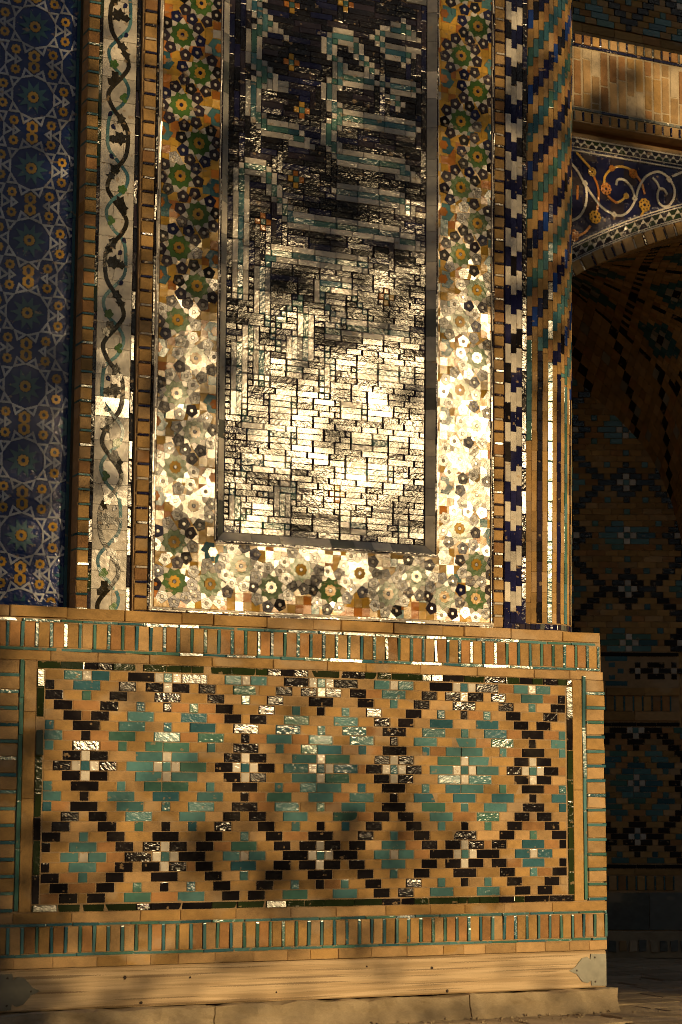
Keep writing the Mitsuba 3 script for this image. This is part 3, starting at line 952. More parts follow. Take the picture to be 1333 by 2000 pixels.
for r in range(NR - 1, -1, -1):
    if Z0 + r * RH > 6.5:
        continue
    for c in range(NC):
        if done[r, c]:
            continue
        k = grid[r, c]
        nh = 1
        mx = {'K': random.choice([3, 4, 4, 5]), 'W': 4, 'T': 4, 'O': 1, 't': 1}[k]
        while nh < mx and c + nh < NC and grid[r, c + nh] == k and not done[r, c + nh]:
            nh += 1
        nv = 1
        while nv < mx and r - nv >= 0 and grid[r - nv, c] == k and not done[r - nv, c]:
            nv += 1
        low = r < 46
        vert = (k in 'WT' and (nv > nh if not low else nh == 1 and nv > 3)) or (k == 'K' and not low and (nh == 1 or c < 3 and r > 70 and nv > 2) and nv > 2)
        a, b = (1, nv) if vert else (nh, 1)
        if k == 'K' and not vert and c == 0 and r % 2:
            a = min(a, 2)
        done[r - b + 1:r + 1, c:c + a] = True
        nm, cs = colr[k]
        g = .0008
        zr = Z0 + (r - b + 1) * RH
        tile(PI, H, nm, X0 + c * CW + g, X0 + (c + a) * CW - g, zr + g, zr + b * RH - g, random.choice(cs), .004 + (.0015 if k != 'K' else 0) + rng.normal(0, .0012), tilt=.012, c=.003, j=.001)

# --- chevron strip of white and navy tiles
PCH = Plane(np.array([2.857, .0880, 0]) - 2.857 * np.array([math.cos(.075), math.sin(.075), 0]), (math.cos(.075), math.sin(.075), 0), (0, 0, 1), (math.sin(.075), -math.cos(.075), 0), lean=True)
H = f'{K}__chevron_strip'
bed(H, PCH, 2.857, 3.03, ZB, ZT, -.002, .01, 'navy', 'glaze', label='strip of staggered white and navy tiles beside the corner column')
for c in range(3):
    z = 2.24 - (.0 if c != 1 else .055) - .02 * (c == 2)
    k = 0
    while z < 6.5:
        z0, z1 = max(z, 2.238), z + .1205
        if z1 > 2.25:
            tile(PCH, H, 'white_tile' if k % 2 else 'navy_tile', 2.860 + c * .0405, 2.8995 + c * .0405, z0 + .0006, z1 - .0006, 'white' if k % 2 else random.choice(['navy', 'navy', 'black']), .003, tilt=.012, c=.002, bsdf='glaze_smooth')
        z += .1215; k += 1
column_course(PA, H, 'black_border_tile', 2.983, 3.012, 2.238, 6.5, .125, .004, ('black', 'navy', 'black'), tilt=.02)

# ------------------------------------------------------------------ corner column
K = 'corner_column'
labels[K] = {'kind': 'thing', 'label': 'round engaged corner column with spiralling turquoise and navy tile bands on buff brick', 'category': 'column'}
CX, CY, CR = 3.166, .306, .252
DTH = math.radians(7.5)


class Drum:
    """The column's face: u is the angle times the radius from the wall side, w the height."""

    def __call__(self, p):
        p = np.asarray(p, float)
        a = p[:, 0] / CR
        r = CR + p[:, 2]
        lean = 0.012 * 1.25 * (p[:, 1] - 2.2)
        return np.c_[CX + r * np.sin(a) + lean, CY - r * np.cos(a), p[:, 1]]


PD = Drum()
a = np.linspace(math.radians(-60), math.radians(120), 40)
v = PD(np.vstack([np.c_[a * CR, np.full(40, z), np.full(40, -.003)] for z in (2.19, ZT)]))
i = np.arange(39)
put(f'{K}__core', v, np.vstack([np.c_[i, i + 1, i + 41], np.c_[i, i + 41, i + 40]]), 'clay', 'mortar')
block(f'{K}__inner_core', 3.02, 3.36, .32, 1.2, 2.15, ZT)
LZ = .1233
for k in range(-2, 18):
    u0 = (math.radians(-37) + k * DTH) * CR
    u1 = u0 + DTH * CR
    zs = 3.98 - .034 * (k)                        # below this the spiral bands run straight down
    z = 2.243 - (.062 if k % 2 else 0)
    off = 5.98 + .0565 * k
    if k % 2:
        zs += .02
    zz = max(zs, 2.3)
    # straight part
    if k % 2 == 0:
        cyc = ['turq', 'plum', 'turq', 'navy'][(k // 2) % 4]
    while z < zz - .02:
        L = LZ if zz - z > 1.5 * LZ else zz - z
        z0 = max(z, 2.241)
        g = .0012
        if k % 2 == 0 and not (k == 0 and z < 3.25):
            tile(PD, K, {'turq': 'turquoise_tile', 'plum': 'black_tile', 'navy': 'navy_tile'}[cyc], u0 + g, u1 - g, z0 + .0006, z + L - .0006, random.choice({'turq': ['turq', 'turq', 'jade'], 'plum': ['black', 'plum'], 'navy': ['navy', 'navy', 'plum']}[cyc]), .004, tilt=.012, c=.003, bsdf='glaze')
        else:
            brick(PD, K, 'brick', u0 + .0006, u1 - .0006, z0, z + L - .0008, h=.003, c=.0015, col=random.choice(['brick', 'brick_pale', 'brick']), tilt=.003)
        z += L
    # spiral part: four tiles repeat (navy, buff, turquoise, buff)
    n0 = math.floor((zz - off) / LZ)
    for n in range(n0, n0 + 40):
        z0, z1 = off + n * LZ, off + (n + 1) * LZ
        if z1 < zz + .02 or z0 > 6.5:
            continue
        z0 = max(z0, zz)
        t = n % 4
        g = .0009
        if t == 0:
            tile(PD, K, 'navy_tile', u0 + g, u1 - g, z0 + g, z1 - g, random.choice(['navy', 'navy', 'black', 'cobalt']), .004, tilt=.01, c=.002, bsdf='glaze_smooth')
        elif t == 2:
            tile(PD, K, 'turquoise_tile', u0 + g, u1 - g, z0 + g, z1 - g, random.choice(['turq', 'jade', 'teal', 'turq']), .004, tilt=.01, c=.002, bsdf='glaze_smooth')
        else:
            brick(PD, K, 'brick', u0 + .0006, u1 - .0006, z0 + .0006, z1 - .0006, h=.003, c=.0015, col=random.choice(['brick', 'brick', 'brick_pale', 'brick_red']), tilt=.003)
for k in range(-3, 20):
    u0 = (math.radians(-37) + k * math.radians(6.6)) * CR
    tile(PD, K, 'base_tile', u0 + .001, u0 + math.radians(6.6) * CR - .001, 2.203, 2.236, random.choice(['plum', 'navy', 'slate']), .005, tilt=.03)
x = 2.862
while x < 3.0:
    tile(PA, f'{H}', 'base_tile', x, x + .034, 2.203, 2.235, 'plum', .004, tilt=.04)
    x += .036

# ------------------------------------------------------------------ gallery arch, set back to the right
K = 'gallery_arch'
labels[K] = {'label': 'sunlit brick parapet and blue spandrel of the pointed gallery arch beyond the column', 'category': 'arch'}
PG, PP = Plane((0, 1.2, 0)), Plane((0, 1.10, 0))
AX = np.array([3.1, 3.3, 3.5, 3.75, 4.065, 4.372, 4.674, 5.005, 5.4, 5.9, 6.4, 6.9])
AE = np.array([3.60, 4.10, 4.36, 4.56, 4.752, 4.917, 5.055, 5.182, 5.31, 5.44, 5.55, 5.64])      # intrados
fine = np.linspace(3.3, 6.9, 90)
edge = np.interp(fine, AX, AE)
from scipy.interpolate import PchipInterpolator
edge = PchipInterpolator(AX, AE)(fine)
wall = Polygon(np.vstack([np.c_[fine, edge], [[6.9, 5.80], [3.0, 5.80], [3.0, 3.2]]]))
v, f = slab(PG, wall, -.45, -.012)
put(f'{K}__wall_core', v, f, 'clay', 'mortar')
block(f'{K}__parapet_core', 3.0, 6.9, 1.115, 1.5, 5.846, 6.475)
block(f'{K}__shadow_ledge', 3.0, 6.9, 1.245, 1.6, 5.76, 5.86, col='brick_red')
# the side of the opening and the mass that carries the arch on its far side
block(f'{K}__near_jamb', 3.05, 3.4, .95, 2.2, 0, 4.6)
block(f'{K}__far_pier', 8.3, 11.5, 1.2, 4.0, -.03, 6.4)
right = Polygon([(6.9, 5.64), (7.4, 5.45), (7.9, 5.1), (8.3, 4.5), (11.5, 4.5), (11.5, 5.80), (6.9, 5.80)])
v, f = slab(PG, right, -.45, -.012)
put(f'{K}__wall_core', v, f, 'clay', 'brick')
block(f'{K}__parapet_core', 6.902, 11.5, 1.115, 1.5, 5.81, 6.475, col='brick')
H = f'{K}__parapet'
bed(H, PP, 3.3, 6.9, 5.846, 6.476, -.0065, .02, 'pale_mortar')
p = .0737
for i in range(46):
    x = 3.39 + i * p
    z = 5.948 - rng.uniform(0, .2)
    while z < 6.38:
        L = rng.choice([.20, .25, .25, .27])
        z0, z1 = max(z, 5.950), min(z + L, 6.380)
        if z1 - z0 > .03:
            brick(PP, H, 'brick', x, x + p - .016 + rng.normal(0, .002), z0 + .004, z1 - .004, h=-.004, col=random.choice(['brick', 'brick_pale', 'buff', 'brick_pale', 'brick_red']), h0=-.02)
        z += L
    for z0, z1 in ((6.408, 6.476), (5.850, 5.920)):
        brick(PP, H, 'dentil_brick', x + .004, x + p - .014, z0, z1, h=.004 if z0 > 6 else -.002, col=random.choice(['brick', 'brick_pale', 'brick_red']), h0=-.03)
        tile(PP, H, 'blue_bar', x - .011, x + .001, z0 + .004, z1 - .004, random.choice(['navy', 'slate', 'navy']), .003, tilt=.03, h0=-.03)
    for za in (6.386, 5.926):
        if i % 3 == 0:
            tile(PP, H, 'blue_rail', x + .001, x + 3 * p - .001, za, za + .018, random.choice(['navy', 'slate']), .003, tilt=.02, h0=-.02)
H = f'{K}__spandrel'
sp = Polygon(np.vstack([np.c_[fine, edge + .094], [[6.9, 5.772], [3.3, 5.772]]])).buffer(0)
v, f = slab(PG, sp, -.02, -.006)
put(H, v, f, 'glaze', 'navy', label='navy blue spandrel with white and orange scrolling stems')
# square-cut navy tiles
for gx in np.arange(3.6, 6.0, .115):
    for gz in np.arange(4.7, 5.66, .13):
        q = Polygon(jitter(rect(gx + .001, gx + .114, gz + .001, gz + .129), .004)).intersection(Polygon(np.vstack([np.c_[fine, edge + .245], [[6.9, 5.655], [3.3, 5.655]]])).buffer(0))
        if q.geom_type == 'Polygon' and q.area > 4e-4:
            v, f = slab(PG, q, -.012, -.003, .006)
            piece(H, 'navy_tile', v, f, 'glaze_smooth', random.choice(['navy', 'navy', 'navy', 'plum']), None, q.area)


def curve_at(d):
    return np.c_[fine, edge + d]


def band(name, lo, hi, col, h, seg=None, z_line=None, bsdf='glaze'):
    """A band of pieces that follows the arch (or, with z_line, runs level)."""
    n = seg or 1
    for i in range(0, 89, n):
        s = slice(i, min(i + n, 89) + 1)
        if fine[s][0] > 6.2:
            break
        a, b = (np.c_[fine[s], np.full(len(fine[s]), lo)], np.c_[fine[s], np.full(len(fine[s]), hi)]) if z_line else (np.c_[fine[s], edge[s] + lo], np.c_[fine[s], edge[s] + hi])
        q = Polygon(np.vstack([a, b[::-1]])).buffer(-.0008)
        if q.area > 1e-5:
            v, f = slab(PG, q, -.012, h, .01)
            piece(H, name, v, f, bsdf, random.choice(col) if isinstance(col, list) else col, None, q.area)


for lo, hi in ((.100, .112), (.116, .124), (.198, .207), (.216, .228)):
    band('white_rail', lo, hi, 'white', .003, 5)
for lo, hi in ((5.756, 5.768), (5.690, 5.699), (5.662, 5.674)):
    band('white_rail', lo, hi, 'white', .003, 5, True)
for level in (True, False):
    zlo, zhi = (5.701, 5.754) if level else (.126, .196)
    zm = (zlo + zhi) / 2
    step = .0625 if level else .074
    zb = (lambda x: 0.0) if level else (lambda x: float(np.interp(x, fine, edge)))
    sl = (lambda x: 0.0) if level else (lambda x: float(np.interp(x + .01, fine, edge) - np.interp(x - .01, fine, edge)) / .02)
    x = 3.6
    while x < 6.0:
        b, g = zb(x), sl(x)
        h2 = step / 2
        for q, nm, col, hh in (([(x - .20 * step, zm + .001), (x + .20 * step, zm + .001), (x + .47 * step, zhi - .001), (x - .47 * step, zhi - .001)], 'black_trapezoid', random.choice(['black', 'dark_green', 'plum']), .002),
                               ([(x + h2 - .47 * step, zlo + .001), (x + h2 + .47 * step, zlo + .001), (x + h2 + .20 * step, zm - .001), (x + h2 - .20 * step, zm - .001)], 'black_trapezoid', random.choice(['black', 'dark_green', 'plum']), .002),
                               ([(x + h2 - .29 * step, zm + .0005), (x + h2 + .29 * step, zm + .0005), (x + h2, zhi)], 'white_triangle', 'white', .003),
                               ([(x, zlo), (x + .29 * step, zm - .0005), (x - .29 * step, zm - .0005)], 'white_triangle', 'white', .003)):
            v, f = prism(PG, np.array([(px, pz + b + g * (px - x)) for px, pz in q]), -.012, hh, .0006, .01)
            piece(H, nm, v, f, 'glaze', col, None, .001)
        x += step
SCROLL = dict(
    o1=[(4.125, 5.659), (4.173, 5.617), (4.235, 5.565)], o2=[(4.267, 5.505), (4.296, 5.444), (4.305, 5.368), (4.289, 5.256)],
    o3=[(4.235, 5.146), (4.183, 5.088), (4.124, 5.061), (4.06, 5.07)],
    o4=[(4.351, 5.452), (4.36, 5.518), (4.413, 5.578), (4.474, 5.606), (4.534, 5.608), (4.579, 5.595), (4.624, 5.563), (4.668, 5.51), (4.693, 5.435)],
    o5=[(4.38, 5.379), (4.424, 5.352), (4.461, 5.344), (4.514, 5.378), (4.534, 5.413)], o6=[(4.683, 5.316), (4.656, 5.267)], o7=[(4.133, 5.421), (4.128, 5.318)],
    w1=[(4.0, 5.64), (4.084, 5.569), (4.131, 5.524), (4.188, 5.442), (4.261, 5.356), (4.341, 5.283), (4.422, 5.255), (4.482, 5.25), (4.535, 5.277), (4.581, 5.328), (4.613, 5.391), (4.645, 5.481), (4.707, 5.568), (4.792, 5.613), (4.853, 5.609), (4.906, 5.577), (4.947, 5.51), (4.938, 5.436), (4.894, 5.378), (4.848, 5.368), (4.81, 5.392), (4.8, 5.443), (4.82, 5.492), (4.858, 5.491), (4.884, 5.459)],
    w2=[(4.605, 5.39), (4.591, 5.447), (4.554, 5.494), (4.51, 5.517), (4.464, 5.507), (4.452, 5.467)], w3=[(4.82, 5.492), (4.798, 5.535), (4.76, 5.566)],
    w4=[(4.192, 5.443), (4.206, 5.367), (4.19, 5.275), (4.141, 5.198), (4.06, 5.15)],
    o8=[(5.02, 5.62), (5.1, 5.6), (5.16, 5.53), (5.13, 5.45)], w5=[(4.93, 5.6), (5.05, 5.66)])
for k, q in SCROLL.items():
    c = catmull(q, 6)
    for i in range(0, len(c) - 1, 12):
        s = LineString(c[i:i + 13])
        v, f = slab(PG, s.buffer(.0088, cap_style=2), -.01, .001 if k[0] == 'o' else .002, .01)
        piece(H, 'orange_scroll' if k[0] == 'o' else 'white_scroll', v, f, 'glaze', random.choice(['ochre', 'orange']) if k[0] == 'o' else random.choice(['white', 'grey']), None, s.length)
for x, z, r in ((4.253, 5.535, .034), (4.366, 5.428, .046), (4.688, 5.356, .050), (4.273, 5.212, .050), (4.095, 5.058, .045), (4.597, 5.572, .036), (4.417, 5.585, .025), (4.534, 5.40, .024)):
    q = Polygon(lobed(x, z, r, 9, .15)).difference(Point(x, z).buffer(r * .22, 4))
    for m in range(7):
        q = q.difference(Point(x + .64 * r * math.cos(m * .9), z + .64 * r * math.sin(m * .9)).buffer(r * .13, 3))
    v, f = slab(PG, q, -.01, .003, .01)
    piece(H, 'orange_blossom', v, f, 'glaze', random.choice(['orange', 'ochre']), None, r)
for x, z in ((4.902, 5.573), (4.43, 5.25), (4.192, 5.443), (4.605, 5.39)):
    v, f = slab(PG, Polygon(lobed(x, z, .024, 4, .3)).difference(Point(x, z).buffer(.007, 4)), -.01, .0035, .01)
    piece(H, 'white_knot', v, f, 'glaze', 'white', None, .02)
H = f'{K}__arch_ring'
ring = Polygon(np.vstack([curve_at(.0)[:-6], curve_at(.095)[:-6][::-1]]))
v, f = slab(PG, ring, -.45, -.006)
put(H, v, f, 'clay', 'mortar')
x = 3.42
k = 0
while x < 6.3:
    L = rng.uniform(.062, .085)
    s = np.array([x + .003, x + L - .003])
    e = np.interp(s, fine, edge)
    g = (e[1] - e[0]) / (s[1] - s[0])
    d = np.array([-g, 1]) / math.hypot(1, g) * .092
    q = np.array([[s[0], e[0]], [s[1], e[1]], [s[1] + d[0], e[1] + d[1]], [s[0] + d[0], e[0] + d[1]]])
    v, f = prism(PG, jitter(q, .0015), -.2, .006 + rng.normal(0, .002), .004, .01)
    piece(H, 'arch_brick', v, f, 'clay', random.choice(['brick', 'brick_pale', 'brick']), None, 1)
    q = np.array([[s[1] + .0005, e[1]], [s[1] + .0105, e[1] + g * .01], [s[1] + .0105 + d[0] * .8, e[1] + d[1] * .8], [s[1] + .0005 + d[0] * .8, e[1] + d[1] * .8]])
    v, f = prism(PG, q, -.1, .008, .002, .05)
    piece(H, 'glazed_bar', v, f, 'glaze', random.choice(['plum', 'navy', 'white']), None, 1)
    x += L + .011

# the shaded back wall of the upper gallery, above the parapet
K = 'upper_gallery_wall'
labels[K] = {'kind': 'thing', 'label': 'dark back wall of the upper gallery with a tiled band above the parapet', 'category': 'wall'}
PU = Plane((0, 2.6, 0))
block(f'{K}__core', 3.0, 11.5, 2.61, 3.0, 5.9, 9.5, col='brick')
block(f'{K}__floor_slab', 3.0, 11.5, 1.5, 2.61, 5.85, 6.05, col='brick')
block(f'{K}__roof_slab', 3.0, 11.5, 1.0, 2.61, 8.8, 9.1, col='brick')
block(f'{K}__side_wall', 3.0, 3.3, 1.0, 2.61, 6.1, 8.8, col='brick')
for i in range(36):
    x = 4.3 + i * .074
    brick(PU, K, 'brick', x, x + .06, 6.96, 7.13, h=.006)
    tile(PU, K, 'blue_bar', x + .062, x + .072, 6.96, 7.13, 'navy', .007)
course(PU, K, 'course_brick', 4.3, 7.0, 7.14, 7.20, .25)
course(PU, K, 'course_brick', 4.3, 7.0, 7.205, 7.27, .25)
lattice(PU, K, 4.3, 8.38, .055, .055, -4, 44, 5, 25, .01)

# ------------------------------------------------------------------ niche behind the arch: one oblique face, a second one beyond, a vault
K = 'vaulted_niche'
labels[K] = {'label': 'deep shaded niche with tiled dado and diamond panel behind the gallery arch', 'category': 'niche'}
NU, NN = np.array([.899, -.438, 0]), np.array([-.438, -.899, 0])
FO = EYE * [1, 1, 0] + 16.2 * np.array([.438, .899, 0])
PN = Plane(FO, NU, (0, 0, 1), NN)
s_of = lambda x: (x - FO[0]) / NU[0]
SA, SB = s_of(4.75), s_of(6.30)
bed(f'{K}__oblique_wall', PN, SA, SB, -.03, 5.6, -.004, .3, 'mortar')
PM = Plane(np.array([6.30, FO[1] + (6.30 - FO[0]) / NU[0] * NU[1], 0]), (.98, .2, 0), (0, 0, 1), (.2, -.98, 0))
bed(f'{K}__back_wall', PM, 0, 2.4, -.03, 5.6, -.004, .3, 'brick')
v = np.array([[3.4, 2.2, -.03], [5.0, 4.2, -.03], [5.0, 4.2, 5.6], [3.4, 2.2, 5.6]])
put(f'{K}__side_wall', np.vstack([v, v + [-.3, .2, 0]]), np.array(bx)[:, ::-1], 'clay', 'brick')
block(f'{K}__far_wall', 8.2, 8.5, 1.6, 4.6, -.03, 5.7, col='brick')
for k, zz in enumerate(np.arange(.06, 5.0, .062)):
    course(PM, f'{K}__back_wall', 'brick', .02 + .05 * (k % 2), .5, zz, zz + .056, .12, h=.003)
H = f'{K}__dado_panel'
bed(H, PN, SA, SB, .655, 1.83, .0, .005)
lattice(PN, H, s_of(5.98) - 16.5 * .047, 1.775, .047, .0468, -7, 26, 0, 23, .01)
for z0, z1 in ((.660, .690), (1.782, 1.812)):
    course(PN, H, 'black_border_tile', SA, SB, z0, z1, .2, cols=['black'])
H = f'{K}__dado_moulding'
bed(H, PN, SA, SB, 1.83, 2.34, .0, .005)
for z0, z1 in ((1.83, 1.90), (2.03, 2.09)):
    course(PN, H, 'brick', SA, SB, z0, z1, .3, h=.02)
for i in range(40):
    s = SA + .02 + i * .0745
    if s > SB - .08:
        break
    for z0, z1, nm in ((1.905, 2.025, 'upright_brick'), (.49, .60, 'upright_brick')):
        brick(PN, H, nm, s, s + .06, z0, z1, h=.008)
        tile(PN, H, 'turquoise_bar', s + .062, s + .072, z0, z1, 'teal', .009)
# band of black and white crosses between the dado and the panel above
for i, s0 in enumerate(np.arange(SA + .05, SB - .1, .66)):
    for a, b, c, d, col in ((.0, .045, .0, .045, 'white'), (-.045, 0, 0, .045, 'black'), (.0, .045, .047, .092, 'black'), (.0, .045, -.047, -.002, 'black'), (.047, .145, .0, .045, 'black'), (.147, .19, .0, .045, 'white'), (.1, .24, .047, .092, 'black'), (.1, .24, -.047, -.002, 'black'), (.192, .29, .0, .045, 'black'), (.292, .337, .0, .045, 'white'), (.339, .384, 0, .045, 'black'), (.292, .337, .047, .092, 'black'), (.292, .337, -.047, -.002, 'black'), (.42, .6, .1, .14, 'teal'), (.45, .5, .05, .09, 'teal'), (.52, .57, .0, .04, 'teal'), (.45, .5, -.05, -.01, 'teal'), (.42, .6, -.1, -.06, 'teal')):
        tile(PN, H, 'band_tile', s0 + a + .001, s0 + b - .001, 2.205 + c + .001, 2.205 + d - .001, col, .004)
H = f'{K}__diamond_panel'
bed(H, PN, SA, SB - .02, 2.36, 5.3, .0, .005)
course(PN, H, 'black_border_tile', SA, SB, 2.345, 2.375, .2, cols=['black'])
lattice(PN, H, s_of(5.94) - 18.5 * .0515, 4.66, .0515, .0485, -9, 24, 0, 47, .01, True)
H = f'{K}__base_step'
bed(H, PN, SA, SB + .3, -.03, .17, .10, .1, 'slate', 'stone')
for i in range(24):
    s = SA + i * .08
    brick(PN, H, 'cobble', s, s + .055, .02, .105, h=.112, col=random.choice(['buff', 'slate', 'brick_pale']), h0=.09, j=.004)
course(PN, f'{K}__dado_panel', 'plain_brick', SA, SB, .18, .47, .5, cols=['slate'])
course(PN, f'{K}__dado_panel', 'plain_brick', SA, SB, .612, .652, .3, cols=['brick'])
# vault: a tiled soffit that rises from the oblique wall to the arch, with a rib between
H = f'{K}__vault'
low = np.array([(5.10, 5.05), (5.553, 4.644), (5.896, 4.282), (6.118, 3.985), (6.291, 3.521), (6.36, 3.1)])
PC_ = PchipInterpolator(np.linspace(0, 1, 6), low)


def on_face(t):
    q = PC_(t)
    return np.c_[q[:, 0], FO[1] + (q[:, 0] - FO[0]) / NU[0] * NU[1], q[:, 1]]


def rib_end(t):
    return on_face(t) + NN * .55 + np.array([.12, 0, .46]) * 1.0


def crown(t):
    x = 4.2 + 2.9 * np.asarray(t)
    return np.c_[x, np.full(len(x), 1.66), PchipInterpolator(AX, AE)(np.clip(x, 3.1, 6.9)) + .02]


def ruled(a, b, na, nb, bow):
    s = np.linspace(0, 1, na)
    A, B = a(s), b(s)
    t = np.linspace(0, 1, nb)[:, None, None]
    g = A * (1 - t) + B * t
    g[..., 2] += bow * np.sin(np.pi * t[..., 0]) 
    return g


def tiled_surface(holder, g, pat):
    nb, na = g.shape[:2]
    n = np.cross(g[:-1, 1:] - g[:-1, :-1], g[1:, :-1] - g[:-1, :-1])
    n /= np.linalg.norm(n, axis=-1, keepdims=True) + 1e-9
    cen = (g[:-1, :-1] + g[1:, 1:]) / 2
    n *= np.sign(((EYE - cen) * n).sum(-1, keepdims=True))
    i, j = np.meshgrid(np.arange(nb - 1), np.arange(na - 1), indexing='ij')
    q = np.stack([i * na + j, i * na + j + 1, (i + 1) * na + j + 1, (i + 1) * na + j], -1).reshape(-1, 4)
    put(holder, g.reshape(-1, 3) - np.pad(n, ((0, 1), (0, 1), (0, 0)), mode='edge').reshape(-1, 3) * .004, np.vstack([q[:, [0, 1, 2]], q[:, [0, 2, 3]]]), 'clay', 'mortar')
    for a in range(nb - 1):
        for b in range(na - 1):
            nm, col, bs = pat(a, b)
            c = np.array([g[a, b], g[a, b + 1], g[a + 1, b + 1], g[a + 1, b]])
            m = c.mean(0)
            c = m + (c - m) * .95
            v = np.vstack([c - n[a, b] * .003, c + n[a, b] * .006])
            piece(holder, nm, v, np.array(bx), bs, col, None, np.linalg.norm(c[0] - c[2]))


def lozenge(a, b):
    i, j = a % 12, b % 10
    if j == 0 and i % 2 or i == 0 and b % 3:
        return 'black_tile', 'black', 'glaze'
    d = abs(i - 5.5) + abs(j - 5) * 1.2
    if d < 1.2:
        return 'black_tile', 'black', 'glaze'
    if d < 2.4:
        return 'white_tile', 'grey', 'glaze'
    if d < 4.2:
        return 'teal_tile', 'teal', 'glaze'
    return 'brick', random.choice(BRICKS), 'clay'


tiled_surface(H, ruled(rib_end, crown, 34, 40, .10), lozenge)
tiled_surface(f'{K}__rib', ruled(on_face, rib_end, 34, 9, .0), lambda a, b: ('black_tile', 'black', 'glaze') if (a + b) % 8 == 0 else (('white_tile', 'grey', 'glaze') if (a * 3 + b) % 16 == 5 else ('brick', random.choice(BRICKS), 'clay')))
block(f'{K}__roof', 3.2, 8.5, 1.62, 4.8, 5.66, 5.84, col='brick')

# ------------------------------------------------------------------ pavement
m = trimesh.creation.box(bounds=[[-150, -150, -.5], [150, 150, -.045]])
put('ground', m.vertices, m.faces, 'stone', 'buff', .3, kind='structure')
bed('pavement', Plane((0, 0, -.035), (1, 0, 0), (0, 1, 0), (0, 0, 1)), -4.5, 8.4, -3.5, 4.4, 0, .008, 'buff', 'stone', kind='structure')
row = 0
y = -1.0
PV = Plane((0, 0, -.035), (1, 0, 0), (0, 1, 0), (0, 0, 1))
while y < 3.6:
    d = rng.uniform(.2, .3)
    x = -1.6 + rng.random() * .3 if y < .2 else 3.5 - rng.random() * .3
    while x < 7.6:
        L = rng.uniform(.3, .62)
        cen = (x + L / 2, y + d / 2)
        if not (x < 3.58 and y + d > -.1) and not (np.dot(np.array([cen[0], cen[1], 0]) - FO, NN) < .15 and cen[1] > 2):
            v, f = prism(PV, jitter(rect(x + .004, x + L - .004, y + .004, y + d - .004), .004), -.004, .012 + rng.normal(0, .003), .008, .008)
            piece('pavement', 'paver', v, f, 'stone', 'buff', None, L * d)
        x += L
    y += d

vs, fs = [], []
for k in range(420):
    x, y = rng.uniform(-.6, 6.2), 0
    y = -.10 - abs(rng.normal(0, .22)) if x < 3.5 else rng.uniform(-.5, 2.6)
    r = rng.uniform(.003, .011)
    m = trimesh.creation.icosphere(0, r)
    w = np.array(m.vertices) * rng.uniform(.6, 1.3, 3) + rng.normal(0, r * .15, m.vertices.shape) + [x, y, -.024]
    fs.append(np.array(m.faces) + len(vs) * 12); vs.append(w)
put('grit', np.vstack(vs), np.vstack(fs), 'stone', 'buff', .6, kind='stuff', label='loose grit and mortar crumbs along the foot of the plinth', category='grit')

# ------------------------------------------------------------------ trees across the court: the low sun reaches the pier through their gaps
LIGHT = """025433333344
025433333344
015432222222
015322222333
014222111433
014222111433
013222222544
013333333565
014334433676
024333333688
025333333699
026333332599
666666777999
577766788999
478766678999
377765568999
256544446889
155543345889
145664457889
146788888999
024678888988""".split()
PX = np.array([-.13, .16, .45, .74, 1.03, 1.33, 1.63, 1.93, 2.25, 2.57, 2.95, 3.45])
PZ = np.array([5.95, 5.65, 5.35, 5.02, 4.70, 4.37, 4.05, 3.75, 3.43, 3.12, 2.82, 2.52, 2.17, 1.90, 1.62, 1.34, 1.06, .79, .51, .24, 0.0])
GR = np.array([[int(ch) for ch in r] for r in LIGHT]) / 9.0


def light(x, z):
    """How much of the sun passes on its way to the point (x, .1, z) of the pier's plane."""
    i = np.interp(z, PZ[::-1], np.arange(20, -1, -1.0))
    j = np.interp(x, PX, np.arange(12.0))
    i0, j0 = np.clip(np.floor(i).astype(int), 0, 19), np.clip(np.floor(j).astype(int), 0, 10)
    a, b = i - i0, j - j0
    g = GR[i0, j0] * (1 - a) * (1 - b) + GR[i0 + 1, j0] * a * (1 - b) + GR[i0, j0 + 1] * (1 - a) * b + GR[i0 + 1, j0 + 1] * a * b
    g = np.where(x > 3.70, np.clip((3.80 - x) / .1, 0, 1) * g, g)
    g = np.where((x < -.25), .3 * g, g)
    def pool(cx, cz, rx, rz, val, g):
        w = np.exp(-(((x - cx) / rx) ** 2 + ((z - cz) / rz) ** 2) ** 2)
        return g * (1 - w) + val * w
    g = pool(5.62, 6.45, .62, .46, .97, g)      # the parapet
    g = pool(4.72, 6.45, .34, .40, .50, g)
    g = pool(4.78, 6.62, .34, .12, .75, g)
    g = pool(4.84, 6.14, .26, .13, .06, g)
    g = pool(5.0, 5.62, .62, .30, .50, g)       # the spandrel
    g = pool(3.5, -.15, 1.7, .30, .65, g)
    return np.clip(g, np.where(x > 3.9, .002, .012), .97)


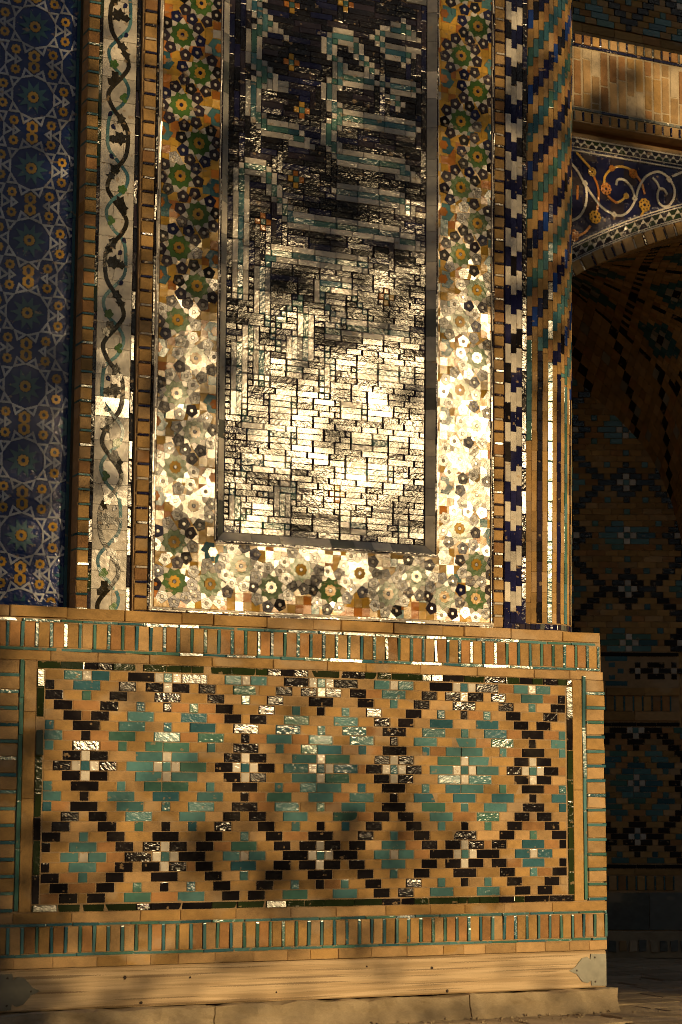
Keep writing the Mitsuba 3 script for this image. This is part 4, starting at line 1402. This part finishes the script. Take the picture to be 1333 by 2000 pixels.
def crown_mesh(n_try, x0, x1, z0, z1, seed):
    g = np.random.default_rng(abs(int(seed)))
    area = (x1 - x0) * (z1 - z0)
    leaf = .0030
    X, Z = g.uniform(x0, x1, n_try), g.uniform(z0, z1, n_try)
    need = -np.log(light(X, Z)) / leaf * area / n_try          # leaves wanted per try
    clump = meshkit.fbm(np.c_[X * 2.4, Z * 2.4, np.zeros_like(X)], 3, seed)
    need *= np.where(light(X, Z) < .12, 1.0, np.clip(.65 + .75 * clump, .5, 1.5))
    keep = g.random(n_try) < need
    X, Z = X[keep], Z[keep]
    n = len(X)
    t = g.uniform(15.5, 22.0, n)
    c = np.c_[X, np.full(n, .1), Z] + t[:, None] * SUN
    a, b = g.normal(size=(n, 3)), g.normal(size=(n, 3))
    a /= np.linalg.norm(a, axis=1, keepdims=True)
    b -= a * (a * b).sum(1, keepdims=True); b /= np.linalg.norm(b, axis=1, keepdims=True)
    L, W = g.uniform(.05, .085, n)[:, None], g.uniform(.035, .055, n)[:, None]
    v = np.stack([c - a * L, c + b * W, c + a * L, c - b * W], 1).reshape(-1, 3)
    i = np.arange(n) * 4
    return v, np.vstack([np.c_[i, i + 1, i + 2], np.c_[i, i + 2, i + 3]]), n


def limb(p, q, r0, r1, n=7):
    t = np.linspace(0, 1, n)[:, None]
    p, q = np.asarray(p, float), np.asarray(q, float)
    c = p * (1 - t) + q * t + np.sin(np.pi * t) * rng.normal(0, .12, 3)
    return tube_mesh(c, np.linspace(r0, r1, n))


def tube_mesh(c, r, sides=8):
    t = np.gradient(c, axis=0); t /= np.linalg.norm(t, axis=1, keepdims=True)
    a = np.cross(t, [0.3, .9, .1]); a /= np.linalg.norm(a, axis=1, keepdims=True)
    b = np.cross(t, a)
    th = np.arange(sides) * 2 * np.pi / sides
    v = c[:, None] + r[:, None, None] * (np.cos(th)[None, :, None] * a[:, None] + np.sin(th)[None, :, None] * b[:, None])
    i, j = np.meshgrid(np.arange(len(c) - 1), np.arange(sides), indexing='ij')
    q = np.stack([i * sides + j, i * sides + (j + 1) % sides, (i + 1) * sides + (j + 1) % sides, (i + 1) * sides + j], -1).reshape(-1, 4)
    return v.reshape(-1, 3), np.vstack([q[:, [0, 1, 2]], q[:, [0, 2, 3]]])


K = 'court_wing'
for (cx, cy, wx, wy, hh), lab in (((-34, -30, 8, 60, 15), 'long arcaded court wing along the left side of the court'), ((40, -14, 8, 50, 17), 'long arcaded court wing along the right side of the court'), ((8, -78, 110, 8, 12.6), 'low court wing closing the far side of the court')):
    kk = unique(K)
    labels[kk] = {'label': lab, 'category': 'building'}
    block(f'{kk}__wall', cx - wx / 2, cx + wx / 2, cy - wy / 2, cy + wy / 2, -.1, hh, col='brick')
    block(f'{kk}__parapet', cx - wx / 2 - .2, cx + wx / 2 + .2, cy - wy / 2 - .2, cy + wy / 2 + .2, hh, hh + .6, col='brick_pale')
for x0, x1, seed, lab in ((-1.8, 3.7, 5, 'leafy court tree opposite the pier, open lower crown letting the sun through'), (3.7, 9.2, 6, 'dense court tree opposite the niche, closed crown')):
    K = unique('court_tree')
    labels[K] = {'label': lab, 'category': 'tree'}
    v, f, n = crown_mesh(300000, x0, x1, -.5, 9.6, seed)
    key = f'{K}__crown'
    scene[key] = mikit.ply((v, f), 'leaf')
    labels[key] = {'kind': 'stuff'}
    base = np.array([-1.5 if x0 < 0 else 8.3, .1, 0]) + 19 * SUN * [1, 1, 0]
    fork = base + [0, 0, 3.3]
    v, f = tube_mesh(np.array([base + [0, 0, -.1], base + [.03, 0, 1.2], base + [-.05, .04, 2.4], fork]), np.array([.30, .22, .19, .15]))
    put(f'{K}__trunk', v, f, 'bark', 'buff')
    for q in range(4):
        a = q * 1.6 + seed
        v, f = limb(fork, fork + [(.1 + .45 * q) if x0 < 0 else 1.1 * math.cos(a), 1.2 * math.sin(a), 5.6 + .5 * q], .10, .03)
        put(f'{K}__limb', v, f, 'bark', 'buff')

flush()
